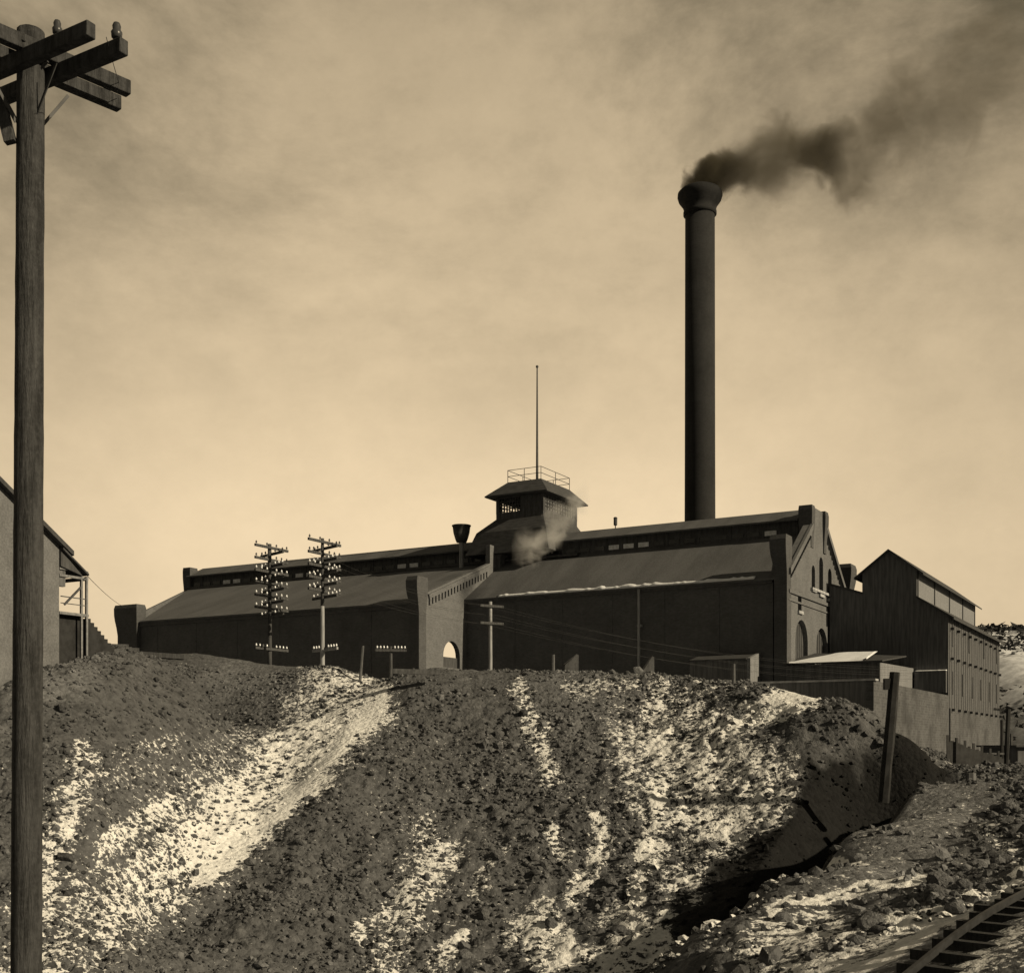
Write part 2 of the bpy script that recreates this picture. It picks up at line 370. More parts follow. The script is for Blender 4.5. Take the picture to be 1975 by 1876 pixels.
rav = np.array([(P(*c).x, P(*c).y) for c in [(1180,1960,28.5),(1300,1876,31),(1450,1782,33.5),(1600,1685,37.5),(1740,1582,43),(1850,1497,51)]])
def rav_d(X, Y):
    """signed distance to the crest of the near bank, and how far along it"""
    best = np.full(X.shape, 1e9); sg = np.zeros(X.shape); tt = np.zeros(X.shape)
    for i in range(len(rav) - 1):
        a, b = rav[i], rav[i + 1]; dx, dy = b - a; L = math.hypot(dx, dy)
        t_ = np.clip(((X - a[0]) * dx + (Y - a[1]) * dy) / L ** 2, 0, 1); d_ = np.hypot(X - a[0] - t_ * dx, Y - a[1] - t_ * dy)
        side_ = np.sign(dx * (Y - a[1]) - dy * (X - a[0])); m_ = d_ < best
        best = np.where(m_, d_, best); sg = np.where(m_, d_ * side_, sg); tt = np.where(m_, (i + t_) / (len(rav) - 1), tt)
    return sg, tt, best
def masks(X, Y, Z):
    px, py = proj(X, Y, Z)
    px0, py0 = px, py
    px = px + vnoise(X, Y, .9, 3) * 26 + vnoise(X, Y, 2.7, 5) * 14; py = py + vnoise(X, Y, .9, 8) * 12 + vnoise(X, Y, 2.7, 9) * 10
    inr = (Y > 18) & (Y < 90)
    sn = np.where(inr, seg_mask(px, py, SNOW), .3); sm = np.where(inr, np.minimum(seg_mask(px, py, SMOOTH), 1), .3)
    tn = np.full(px.shape, .92)
    for st in TONE:
        tn = tn + seg_mask(px, py, [st[:5] + (1,)]) * st[5] * (1 if True else 0)
    speck = np.where((py0 > 1420) & (px0 > 700), .20, .12); sn = np.where(inr, np.maximum(sn, speck), sn)
    # ravine's dark band painted in: shade put into the tone, partly black cinders
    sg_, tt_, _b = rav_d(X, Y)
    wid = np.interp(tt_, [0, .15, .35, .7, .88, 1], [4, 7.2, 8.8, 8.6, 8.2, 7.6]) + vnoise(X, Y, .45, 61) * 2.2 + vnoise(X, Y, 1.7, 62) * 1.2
    cinder_shade = np.clip((wid - sg_) / .9, 0, 1) * (sg_ > -.15) * np.clip((1850 - px0) / 30, 0, 1)
    sn = sn * (1 - cinder_shade); tn = tn * (1 - .9 * cinder_shade); sm = np.maximum(sm, cinder_shade * .75)
    return sn, sm, np.clip(tn, .09, 2.0)
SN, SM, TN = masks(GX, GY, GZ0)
rough_ = 1 - .85 * SM
gully = vnoise(GX + vnoise(GX, GY, .15, 2) * 3, GY * .12, .9, 4) * .45
inner = np.clip((80 - np.abs(GY - 52) * 2.6) / 20, 0, 1)
crestw = np.clip((71 - GY) / 8, .25, 1)
dz = (gully * .5 + vnoise(GX, GY, .28, 1) * .5) * inner * crestw
dz += rough_ * inner * np.clip((72 - GY) / 5, .5, 1) * (vnoise(GX, GY, 1.1, 6) * .30 + vnoise(GX, GY, 2.6, 7) * .24 + vnoise(GX, GY, 5.5, 8) * .12)
# the ravine behind the near bank: a steep-sided gash along the bank's crest
sgn_d, tt, best = rav_d(GX, GY)
prof_ = np.interp(sgn_d, [-1, .2, 1.6, 3.2, 6.4], [0, 0, 1, 1, 0]); RAVD = 3.9 * prof_ * np.interp(tt, [0, .08, .9, 1], [0, 1, 1, .8]) * np.clip((1890 - proj(GX, GY, GZ0)[0]) / 60, 0, 1) * (best < 8)
berm = np.interp(sgn_d, [-3.4, -.3, .3, .9], [0, 1, .95, 0]) * np.interp(tt, [0, .1, .5, .85, 1], [.2, .8, 1.25, 1.45, .5])
dz = dz * np.clip(np.abs(sgn_d) / 1.5, .25, 1) * 1.0
GZ = GZ0 + dz - RAVD + berm
def hz(x, y):      # ground height by bilinear lookup in the sheet
    x = np.atleast_1d(np.asarray(x, float)); y = np.atleast_1d(np.asarray(y, float))
    i = np.clip(np.searchsorted(gx, x) - 1, 0, len(gx) - 2); j = np.clip(np.searchsorted(gy, y) - 1, 0, len(gy) - 2)
    fx = (x - gx[i]) / (gx[i + 1] - gx[i]); fy = (y - gy[j]) / (gy[j + 1] - gy[j])
    return (GZ[j, i] * (1 - fx) + GZ[j, i + 1] * fx) * (1 - fy) + (GZ[j + 1, i] * (1 - fx) + GZ[j + 1, i + 1] * fx) * fy
def mesh_np(name, V, Fq, attrs, m, smooth):
    me = bpy.data.meshes.new(name); k = Fq.shape[1]
    me.vertices.add(len(V)); me.vertices.foreach_set('co', V.astype(np.float32).ravel())
    me.loops.add(Fq.size); me.loops.foreach_set('vertex_index', Fq.astype(np.int32).ravel())
    me.polygons.add(len(Fq)); me.polygons.foreach_set('loop_start', np.arange(0, Fq.size, k, dtype=np.int32))
    me.polygons.foreach_set('use_smooth', np.full(len(Fq), smooth))
    me.update(calc_edges=True)
    for nm, arr in attrs.items():
        a = me.attributes.new(nm, 'FLOAT', 'POINT'); a.data.foreach_set('value', arr.astype(np.float32).ravel())
    me.materials.append(m); o = bpy.data.objects.new(name, me); COL.objects.link(o); return o
ny, nx = GX.shape; idx = np.arange(nx * ny).reshape(ny, nx)
quads = np.stack([idx[:-1, :-1], idx[:-1, 1:], idx[1:, 1:], idx[1:, :-1]], -1).reshape(-1, 4)
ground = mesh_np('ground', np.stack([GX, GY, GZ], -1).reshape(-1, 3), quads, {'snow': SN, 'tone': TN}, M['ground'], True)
tag(ground, 'dark mine waste dump slope streaked with patches of snow', 'ground', kind='structure')

# loose rock lying all over the dump
ico = bmesh.new(); bmesh.ops.create_icosphere(ico, subdivisions=1, radius=1)
IV = np.array([v.co[:] for v in ico.verts]); IF = np.array([[v.index for v in f.verts] for f in ico.faces]); ico.free()
def scatter(n, smin, smax, pw, region, name, label, keep):
    Y = rng.uniform(region[2], region[3], n); X = rng.uniform(region[0], region[1], n)
    ok = (X > -.47 * Y - 3) & (X < .47 * Y + 3); X = X[ok]; Y = Y[ok]
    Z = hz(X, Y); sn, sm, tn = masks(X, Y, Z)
    clump = vnoise(X, Y, .35, 12) + vnoise(X, Y, 1.1, 13) * .6
    ok = (rng.random(len(X)) < keep * (1 - .94 * np.clip(sm, 0, 1)) * (1 - .15 * np.clip(sn, 0, 1)) * np.clip(.75 + clump * 1.3, .08, 1.4)); X, Y, Z, sn, tn = X[ok], Y[ok], Z[ok], sn[ok], tn[ok]
    m = len(X); s = smin + (smax - smin) * rng.random(m) ** pw
    V = IV[None] * (1 + rng.uniform(-.30, .30, (m, 12, 1)))
    V = V * rng.uniform(.6, 1.25, (m, 1, 3)) * np.array([1, 1, .8])
    a = rng.uniform(0, 6.283, m); ca, sa = np.cos(a)[:, None], np.sin(a)[:, None]
    b = rng.uniform(-.6, .6, m); cb, sb = np.cos(b)[:, None], np.sin(b)[:, None]
    x, y, z = V[..., 0], V[..., 1], V[..., 2]; y, z = y * cb - z * sb, y * sb + z * cb; x, y = x * ca - y * sa, x * sa + y * ca
    V = np.stack([x, y, z], -1) * s[:, None, None] + np.stack([X, Y, Z + s * .18], -1)[:, None]
    Fc = (IF[None] + (np.arange(m) * 12)[:, None, None]).reshape(-1, 3)
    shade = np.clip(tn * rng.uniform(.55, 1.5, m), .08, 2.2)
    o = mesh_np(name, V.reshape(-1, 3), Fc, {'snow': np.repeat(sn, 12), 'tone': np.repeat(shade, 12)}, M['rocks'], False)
    return tag(o, label, 'rubble', kind='stuff')
scatter(78000, .04, .15, 2.0, (-34, 27, 26, 76), 'rubble', 'fine broken rock strewn over the whole dump face', 1.0)
scatter(4000, .14, .30, 2.8, (-32, 26, 26, 72), 'coarse_rubble', 'coarser blocks of waste rock rolled down the dump face', .8)

# far hill under snow, with brush
hx = np.linspace(105, 620, 130); hy = np.linspace(260, 560, 70); HX, HY = np.meshgrid(hx, hy)
rise = np.clip((HY - 262) / 120, 0, 1); HZZ = -3 + rise ** .8 * 40 + vnoise(HX, HY, .02, 21) * 7 * rise + vnoise(HX, HY, .09, 22) * 1.5 * rise
HZZ -= np.clip((140 - HX) / 34, 0, 1) ** 1.5 * 22
HZZ = np.maximum(HZZ, -6)
idh = np.arange(HX.size).reshape(HX.shape); qh = np.stack([idh[:-1, :-1], idh[:-1, 1:], idh[1:, 1:], idh[1:, :-1]], -1).reshape(-1, 4)
hill = mesh_np('snowy_hill', np.stack([HX, HY, HZZ], -1).reshape(-1, 3), qh, {}, M['hill_snow'], True); tag(hill, kind='structure')
bb = MB()
for _ in range(7000):
    x = random.uniform(120, 300); y = random.uniform(265, 400) if random.random() < .55 else random.uniform(372, 402)
    j = int(np.searchsorted(hy, y)); i = int(np.searchsorted(hx, x)); z = HZZ[min(j, 69), min(i, 129)]
    if y > 372 and random.random() < .72: continue
    if vnoise(np.array([x]), np.array([y]), .06, 31)[0] + vnoise(np.array([x]), np.array([y]), .2, 33)[0] * .6 < -.06 and y < 372: continue
    for _k in range(4):
        s = random.uniform(.25, .7) * (1.5 if y > 372 else 1); ox, oy = random.uniform(-1, 1), random.uniform(-1, 1); h_ = random.uniform(.0, 1.1)
        p3 = [(x + ox + random.gauss(0, s), y + oy + random.gauss(0, s), z + h_ + random.gauss(0, s * .7)) for _q in range(4)]
        bb.add(p3, [(0, 1, 2), (1, 3, 2), (3, 0, 2)])
tag(bb.build('hill_brush', 'brush', fix=False), 'dark sparse brush dotting the far snow-covered hillside', 'brush', kind='stuff')

# ------------------------------------------------------------------ the power house
AR = math.atan2(-.4965, .868); EX = (math.cos(AR), math.sin(AR)); EY = (-math.sin(AR), math.cos(AR))
CO = (532.5 / F * 95, 95.0); ZB = 3.0
def sx(px, w_): k = (px - CXP) / F; return (k * (CO[1] + EY[1] * w_) - CO[0] - EY[0] * w_) / (EX[0] - k * EX[1])
def sw(px, x): k = (px - CXP) / F; return (k * (CO[1] + EX[1] * x) - CO[0] - EX[0] * x) / (EY[0] - k * EY[1])
def YY(x, w_): return CO[1] + EX[1] * x + EY[1] * w_
def zz(py, x, w_): return (HZ - py) / F * YY(x, w_) - ZB
def W(x, w_, z=0): return (CO[0] + EX[0] * x + EY[0] * w_, CO[1] + EX[1] * x + EY[1] * w_, z)
house = empty('power_house', (CO[0], CO[1], ZB), AR, label='long dark brick mine power house with monitor roof and cupola on the dump crest', cat='building')
WD = 17.6; D = -7.2                     # depth of the right half; how far the left half stands forward
XM = sx(900, 0); XLF = -65.9; XLB = -70.6  # junction of the halves; left end, skewed
eR = 13.35 - ZB; eL = 12.35 - ZB; mB = 17.45 - ZB; mE = 19.0 - ZB; rid = 20.1 - ZB; mw0, mw1 = 6.7, 10.9
FX = lambda u, v, d: (u, d, v)          # wall facing the viewer (local -y)
SX = lambda x: (lambda u, v, d: (x - d, u, v))    # wall facing right (local +x)
# long walls, with shallow pilasters and blind window bays
def long_wall(x0, x1, yw, top, n, name='wall'):
    m = MB(); m.box(x0, x1, yw, yw + .45, 0, top - .5); m.box(x0, x1, yw - .2, yw + .45, top - .5, top)
    wd = (x1 - x0) / n
    for i in range(1, n):
        c = x0 + wd * i; m.box(c - .3, c + .3, yw - .03, yw, 0, top - .5)
    return m.build(name, 'shaded_brick', house)
long_wall(XM, -1.2, 0, eR, 6); long_wall(XLF, XM - .46, D, eL, 7)
# back walls, left end wall
m = MB().panel([(XLB, 0), (0, 0), (0, eR), (XLB, eR)], [[(XM - 14.5, 3.0), (XM - 1.5, 3.0), (XM - 1.5, 8.6), (XM - 14.5, 8.6)]], lambda u, v, d: (u, WD - d, v), .45)
m.build('wall', 'brick', house)
MB().add([(XLF, D, 0), (XLF, D, eL), (XLB, mw0, mB), (XLB, mw0, 0), (XLF + .4, D, 0), (XLF + .4, D, eL), (XLB + .4, mw0, mB), (XLB + .4, mw0, 0),
          (XLB, WD, 0), (XLB, WD, eR), (XLB + .4, WD, 0), (XLB + .4, WD, eR), (XLB, mw1, mB), (XLB + .4, mw1, mB)],
         [(0, 1, 2, 3), (4, 7, 6, 5), (1, 5, 6, 2), (0, 4, 5, 1), (3, 2, 12, 9, 8), (7, 10, 11, 13, 6), (2, 6, 13, 12), (12, 13, 11, 9), (8, 9, 11, 10)]).build('end_wall', 'brick', house)
# right gable with its openings
gz = [(0, 0), (WD, 0), (WD, eR + .2), (mw1 - .6, mB + 1.6), (mw1 - .6, 19.9 - ZB), (mw0 - .5, 19.9 - ZB), (mw0 - .5, mB + .9), (0, eR + .5)]
def gpx(px, py): wv = sw(px, 0); return wv, zz(py, 0, wv)
dr1 = [gpx(1534, 1296)[0], gpx(1558, 1296)[0]]; dr2 = [gpx(1574, 1310)[0], gpx(1596, 1310)[0]]
zt = gpx(1546, 1195)[1]; holes = [arch(dr1[0], dr1[1], .3, zt, 10), arch(dr2[0], dr2[1], .3, gpx(1585, 1211)[1], 10)]
wA = (gpx(1566, 0)[0], gpx(1573, 0)[0], gpx(1569, 1220 * .9229 + 2)[1], gpx(1569, 1174 * .9229)[1])
wins = [(sw(1565.5, 0), sw(1572, 0), gpx(1569, 1136)[1], gpx(1569, 1090)[1]), (sw(1580, 0), sw(1587.5, 0), gpx(1583, 1146)[1], gpx(1583, 1074)[1]),
        (sw(1539, 0), sw(1546, 0), gpx(1542, 1178)[1], gpx(1542, 1141)[1]), (sw(1597, 0), sw(1604, 0), gpx(1600, 1155)[1], gpx(1600, 1096)[1])]
holes += [arch(a, b, c, d, 8) for a, b, c, d in wins]
m = MB().panel(gz, holes, SX(0), .6)
gw = m.build('gable_wall', 'brick', house)
for a, b, c, d in wins:
    g = MB().box(-.42, -.36, a, b, c, d).build('window', 'pane', gw)
    MB().box(-.36, -.30, (a + b) / 2 - .05, (a + b) / 2 + .05, c, d).box(-.36, -.30, a, b, (c + d) / 2 - .05, (c + d) / 2 + .05).build('mullion', 'dark_wood', g) if False else None
    MB().box(.0, .16, a - .12, b + .12, c - .24, c).build('sill', 'trim', gw)
for (a, b), z1 in ((dr1, zt), (dr2, gpx(1585, 1211)[1])):
    q = MB(); q.box(-.45, -.38, a, b, .3, z1)
    for k in range(7): yk = a + (b - a) * k / 6; q.box(-.38, -.34, yk - .04, yk + .04, .3, z1)
    q.box(-.34, -.30, a, b, z1 * .45, z1 * .45 + .15)
    q.build('door', 'dark_wood', gw)
zc = gpx(1530, 1142)[1]
MB().box(0, .14, 0, WD, zc - .15, zc + .12).box(0, .09, 0, WD, zc - .75, zc - .62).build('string_course', 'brick', gw)
q = MB(); q.box(0, .22, sw(1563, 0), sw(1600, 0), zz(1137, 0, 8) - .2, zz(1137, 0, 8)); q.build('sill', 'trim', gw)
# corbel steps under the sloping parapet
RAKE = [(0, 1, 2, 3), (7, 6, 5, 4), (0, 4, 5, 1), (1, 5, 6, 2), (2, 6, 7, 3), (3, 7, 4, 0)]
for ya_, yb_, za_, zb2 in ((0, mw0 - .5, eR + .1, mB + .45), (WD, mw1 - .6, eR - .3, mB + 1.1)):
    q = MB(); q.add([(.002, ya_, za_), (.24, ya_, za_), (.24, ya_, za_ + .5), (.002, ya_, za_ + .5), (.002, yb_, zb2), (.24, yb_, zb2), (.24, yb_, zb2 + .5), (.002, yb_, zb2 + .5)], RAKE)
    n_t = 15
    q.panel([(ya_ + (yb_ - ya_) * (k + o) / n_t, za_ + (zb2 - za_) * (k + o) / n_t - d) for k in range(1, n_t) for o, d in ((0, -.05), (0, .5), (.55, .5), (.55, -.05))] , [], lambda u, v, d: (.16 - d, u, v), .157)
    q.build('corbel', 'brick', gw)
def pier(x0, x1, y0, y1, top, name='corner_pier', fl=.28, m_='pier_brick', z0=0, er=1.0):
    q = MB(); q.box(x0, x1, y0, y1, z0, top - 3.0)
    lo = lambda z, e: [(x0 - e, y0 - e, z), (x1 + e * er, y0 - e, z), (x1 + e * er, y1 + e, z), (x0 - e, y1 + e, z)]
    lv = [(top - 3.0, 0), (top - 2.2, fl * .35), (top - 1.5, fl * .8), (top - 1.0, fl), (top - .35, fl * 1.05), (top, fl * .7)]
    for (a, ea), (b, eb) in zip(lv[:-1], lv[1:]): q.hexa(lo(a, ea), lo(b, eb))
    return q.build(name, m_, house)
pier(sx(1493, -.5), .06, -.5, .6, 16.5 - ZB, er=0)
pier(-1.0, .3, WD - .3, WD + 1.1, 16.5 - ZB)
pier(sx(793, D - .4), XM + .05, D - .5, D + .6, 14.45 - ZB, er=0)
pier(XLF + .45, XLF + 3.1, D - .5, D + .25, 14.0 - ZB, fl=.24)
pier(XLB + .1, XLB + 1.0, mw0 - .3, mw0 + .7, 19.9 - ZB, fl=.1)
pier(-.9, .05, mw0 - .5, mw0 + .2, 19.95 - ZB, fl=.1, z0=mB - 1); pier(-.8, .1, mw1 - 1.0, mw1 - .3, 20.0 - ZB, fl=.16, z0=mB - 1)
# roofs: right half, left half (both slopes run up to the monitor)
ov = .45
def rf(x, y, e0, e1, y0, y1): return e0 + (e1 - e0) * (y - y0) / (y1 - y0)
zR = lambda y: eR + (mB - eR) * y / mw0; zL = lambda y: eL + (mB - eL) * (y - D) / (mw0 - D)
q = MB(); q.slab([(XM - .2, -ov, zR(-ov) + .12), (-.6, -ov, zR(-ov) + .12), (-.6, mw0, mB + .12), (XM - .2, mw0, mB + .12)], .16)
q.build('roof', 'roof', house)
q = MB(); q.slab([(-62.4, D - ov, zL(D - ov) + .12), (XM - .25, D - ov, zL(D - ov) + .12), (XM - .25, mw0, mB + .12), (XLB + .6, mw0, mB + .12)], .16)
q.build('roof', 'roof', house)
q = MB(); q.slab([(XLB + .4, mw1, mB), (-.6, mw1, mB), (-.6, WD + ov, eR - .1), (XLB + .4, WD + ov, eR - .1)], .16); q.build('roof', 'roof', house)
# monitor
xm0 = XLB + .6; xm1 = -1.1
q = MB(); q.box(xm0, xm1, mw0, mw0 + .15, mB - .3, mE); q.box(xm0, xm1, mw1 - .15, mw1, mB - .3, mE); q.box(xm0, xm0 + .15, mw0, mw1, mB - .3, mE)
for x_ in np.arange(xm0 + 2, xm1, 2.9): q.box(x_ - .08, x_ + .08, mw0 - .06, mw0, mB, mE)
mon = q.build('monitor', 'monitor', house)
hw = (mw0 + mw1) / 2
q = MB(); q.slab([(xm0, mw0 - .55, mE - .10), (xm1, mw0 - .55, mE - .10), (xm1, hw, rid), (xm0, hw, rid)], .14)
q.slab([(xm0, hw, rid), (xm1, hw, rid), (xm1, mw1 + .55, mE - .10), (xm0, mw1 + .55, mE - .10)], .14)
MBr = q.build('roof', 'roof', mon)
pale = [(1210, 1237), (1243, 1262), (1482, 1500), (424, 436), (452, 466), (566, 582), (600, 612), (735, 748), (775, 800), (688, 700), (1175, 1200)]
q = None
for k, x_ in enumerate(np.arange(xm0 + 1.2, xm1 - 1, 1.45)):
    g = MB().box(x_ - .5, x_ + .5, mw0 - .05, mw0 - .003, mB + .32, mB + .72)
    pxw = CXP + W(x_, mw0)[0] / W(x_, mw0)[1] * F
    hit = any(a - 2 < pxw < b + 2 for a, b in pale)
    g.build('window', 'pale_pane' if hit else 'pane', mon)
MB().box(xm0, XM + 8, mw0 - .55, mw0 - .06, mB - .02, mB + .2).build('ledge', 'metal', mon)
# the stepped end wall where the left half stands forward
hx_ = [(sw(855, XM), sw(887, XM))]; ya, yb = hx_[0]
outer = [(D, 0), (1.0, 0), (1.0, zR(1.0) - .4), (mw0, mB - .4), (mw0, mB + 1.2), (mw0 - 2.6, mB + 1.35), (mw0 - 2.6, zL(mw0 - 2.6) + .55), (D, eL + .55)]
z0a = zz(1268, XM, (ya + yb) / 2); z1a = zz(1236, XM, (ya + yb) / 2)
sw_ = MB().panel(outer, [arch(ya, yb, z0a - .9, z1a, 12)], SX(XM), .45).build('end_wall', 'brick', house)
MB().box(XM - .4, XM - .3, ya, yb, z0a - .9, z0a + .05).build('door', 'dark_wood', sw_)
q = MB(); cor = []
for k in range(20):      # a stepped corbel table: teeth hanging from one continuous raking band
    t = k / 19; y_ = D + 1.2 + (mw0 - 3.2 - D - 1.2) * t; cor += [(y_ - .16, zL(y_) - .1), (y_ - .16, zL(y_) - .62), (y_ + .12, zL(y_) - .55), (y_ + .12, zL(y_) - .0)]
cor += [(mw0 - 2.9, zL(mw0 - 2.9) + .35), (D + .9, zL(D + .9) + .35)]
q.panel(cor, [], lambda u, v, d: (XM + .16 - d, u, v), .158)
q.build('corbel', 'brick', sw_)
tb = pier(XM - 1.2, XM + .3, mw0 - 1.3, mw0 + .3, 19.6 - ZB, 'parapet_block', fl=.12, m_='brick', z0=mB - 1.5)
# small things on the roofs
q = MB(); vx = sx(890, 5.6); vb = zz(1100, vx, 5.6); vt = zz(1046, vx, 5.6); tp = zz(1013, vx, 5.6)
q.tube((vx, 5.6, vb - .6), (vx, 5.6, vt + .1), .22, .22, 8); vent = q.build('ventilator', 'pale_pole', house)
MB().lathe((vx, 5.6, vt), [(.48, 0), (.62, .35), (.78, .9), (.86, tp - vt - .12), (.92, tp - vt - .1), (.92, tp - vt), (.75, tp - vt - .05)], 18).build('hood', 'metal', vent, True)
vx = sx(1187, hw); MB().tube((vx, hw, rid - .2), (vx, hw, rid + .35), .05).lathe((vx, hw, rid + .25), [(.14, 0), (.17, .05), (.17, .6), (.2, .66), (.12, .76)], 12).build('vent_pipe', 'metal', house)
vx = sx(1232, -.35); MB().tube((vx, -.35, .2), (vx, -.35, eR - .1), .13, .11, 8).box(vx - .2, vx + .2, -.3, 0, eR - 3.4, eR - 3.2).build('downpipe', 'pale_pole', house)
# the cupola
cf = 5.9; x0c = sx(957, cf); x1c = sx(1048, cf); cb_ = sw(1113, x1c)
zb_ = mB + 1.2; zs = zz(1003, x0c, cf); ze = zz(960, x0c, cf)
CB1 = zb_ + (zs - zb_) * .55; CB2 = CB1 + .001
cup = MB()
cup.hexa([(x0c - 2.7, cf - 1.2, zb_ - .6), (x1c + 1.2, cf - 1.2, zb_ - .6), (x1c + 1.2, cb_ + 1.4, zb_ - .6), (x0c - 2.7, cb_ + 1.4, zb_ - .6)],
         [(x0c - 1.7, cf - .8, CB1), (x1c + .7, cf - .8, CB1), (x1c + .7, cb_ + .8, CB1), (x0c - 1.7, cb_ + .8, CB1)])
cup.hexa([(x0c - 1.7, cf - .8, CB2), (x1c + .7, cf - .8, CB2), (x1c + .7, cb_ + .8, CB2), (x0c - 1.7, cb_ + .8, CB2)],
         [(x0c + .05, cf + .05, zs + .1), (x1c - .05, cf + .05, zs + .1), (x1c - .05, cb_ - .05, zs + .1), (x0c + .05, cb_ - .05, zs + .1)])
cupo = cup.build('cupola', 'shingle', house)
q = MB(); sh = zz(990, x0c, cf)
for a, b, c, d in ((x0c, x1c, cf, cf + .12), (x0c, x1c, cb_ - .12, cb_), (x0c, x0c + .12, cf + .121, cb_ - .121), (x1c - .12, x1c, cf + .121, cb_ - .121)):
    q.box(a, b, c, d, zs - .2, sh); q.box(a, b, c, d, ze - .15, ze + .35)
for a, b in ((x0c, cf), (x1c - .3, cf), (x0c, cb_ - .3), (x1c - .3, cb_ - .3)): q.box(a - .01, a + .31, b - .01, b + .31, sh - .1, ze + .3)
xmid = x0c + (x1c - x0c) * .52
q.box(xmid, x1c - .3, cf + .02, cf + .1, sh, ze - .15)
q.build('body', 'monitor', cupo)
def grid(q, u0, u1, v0, v1, nu, nv, fn, t=.035):
    for i in range(nu + 1):
        u = u0 + (u1 - u0) * i / nu; q.hexa([fn(u - t, v0, -t), fn(u + t, v0, -t), fn(u + t, v0, t), fn(u - t, v0, t)], [fn(u - t, v1, -t), fn(u + t, v1, -t), fn(u + t, v1, t), fn(u - t, v1, t)])
    for j in range(1, nv):
        v = v0 + (v1 - v0) * j / nv; q.hexa([fn(u0, v - t, -t), fn(u1, v - t, -t), fn(u1, v - t, t), fn(u0, v - t, t)], [fn(u0, v + t, -t), fn(u1, v + t, -t), fn(u1, v + t, t), fn(u0, v + t, t)])
    return q
grid(MB(), x0c + .31, xmid, sh, ze - .15, 8, 4, lambda u, v, d: (u, cf + .06 + d, v)).build('window', 'metal', cupo)
grid(MB(), x0c + .31, x1c - .31, sh, ze - .15, 12, 4, lambda u, v, d: (u, cb_ - .06 + d, v)).build('window', 'metal', cupo)
grid(MB(), cf + .31, cb_ - .31, sh, ze - .15, 12, 4, lambda u, v, d: (x0c + .06 + d, u, v)).build('window', 'metal', cupo)
wr = grid(MB(), cf + .31, cb_ - .31, sh, ze - .15, 12, 4, lambda u, v, d: (x1c - .03 + d, u, v)).build('window', 'metal', cupo)
MB().box(x1c - .11, x1c - .07, cf + .3, cb_ - .3, sh, ze - .15).build('pane', 'clap', cupo)
# its roof: wide eaves, low hips, flat deck with a railing
o_ = .8; i0 = .55; zt_ = ze + 1.45
q = MB(); q.hexa([(x0c - o_, cf - o_, ze - .05), (x1c + o_, cf - o_, ze - .05), (x1c + o_, cb_ + o_, ze - .05), (x0c - o_, cb_ + o_, ze - .05)],
                 [(x0c - o_, cf - o_, ze + .08), (x1c + o_, cf - o_, ze + .08), (x1c + o_, cb_ + o_, ze + .08), (x0c - o_, cb_ + o_, ze + .08)])
q.hexa([(x0c - o_ + .02, cf - o_ + .02, ze + .081), (x1c + o_ - .02, cf - o_ + .02, ze + .081), (x1c + o_ - .02, cb_ + o_ - .02, ze + .081), (x0c - o_ + .02, cb_ + o_ - .02, ze + .081)],
       [(x0c + i0 + .4, cf + i0, zt_), (x1c - i0, cf + i0, zt_), (x1c - i0, cb_ - i0, zt_), (x0c + i0 + .4, cb_ - i0, zt_)])
cr = q.build('roof', 'shingle', cupo)
q = MB(); cs = [(x0c + i0 + .4, cf + i0), (x1c - i0, cf + i0), (x1c - i0, cb_ - i0), (x0c + i0 + .4, cb_ - i0)]
for k in range(4):
    a, b = cs[k], cs[(k + 1) % 4]
    for t in (0, .5): q.tube((a[0] + (b[0] - a[0]) * t, a[1] + (b[1] - a[1]) * t, zt_ - .1), (a[0] + (b[0] - a[0]) * t, a[1] + (b[1] - a[1]) * t, zt_ + 1.15), .035, n=6)
    for hh in (.55, 1.13): q.tube((a[0], a[1], zt_ + hh), (b[0], b[1], zt_ + hh), .028, n=6)
q.build('railing', 'metal', cupo)
fpx = sx(1036, hw); ft = zz(710, fpx, hw)
q = MB().tube((fpx, hw, zt_ - .3), (fpx, hw, ft), .13, .06, 10, 6).lathe((fpx, hw, ft), [(.05, 0), (.13, .08), (.13, .2), (.04, .28)], 10)
q.build('flagpole', 'metal', cupo, True)
# snow caught along the eave
def snow_strip(x0, x1, y_, z_, name, label, amp=.16, wd=.5, fr=house, n=160, base=.05):
    q = MB(); vs = []
    for i in range(n + 1):
        x_ = x0 + (x1 - x0) * i / n; h = base + amp * max(0, vnoise(np.array([x_]), np.array([y_]), .8, 40)[0] * 1.6 + vnoise(np.array([x_]), np.array([y_]), 3.1, 41)[0])
        vs += [(x_, y_, z_), (x_, y_ + min(.22, wd * .5), z_ + h), (x_, y_ + wd, z_ + h * .9 + .05), (x_, y_ + wd, z_)]
    fs = [(4 * i + a, 4 * i + b, 4 * i + 4 + b, 4 * i + 4 + a) for i in range(n) for a, b in ((0, 1), (1, 2), (2, 3), (3, 0))]
    q.add(vs, fs + [(0, 1, 2, 3), (4 * n, 4 * n + 3, 4 * n + 2, 4 * n + 1)])
    o = q.build(name, 'snow', None, True); o.matrix_world = Matrix.Translation(fr.location) @ Matrix.Rotation(fr.rotation_euler[2], 4, 'Z')
    return tag(o, label, 'snow', kind='stuff')
snow_strip(sx(960, -.5), -2.6, -.52, zR(-ov) + .13, 'snow_on_eave', 'thin ragged line of snow along the eave of the right half of the power house', .26, base=.22, wd=.8)

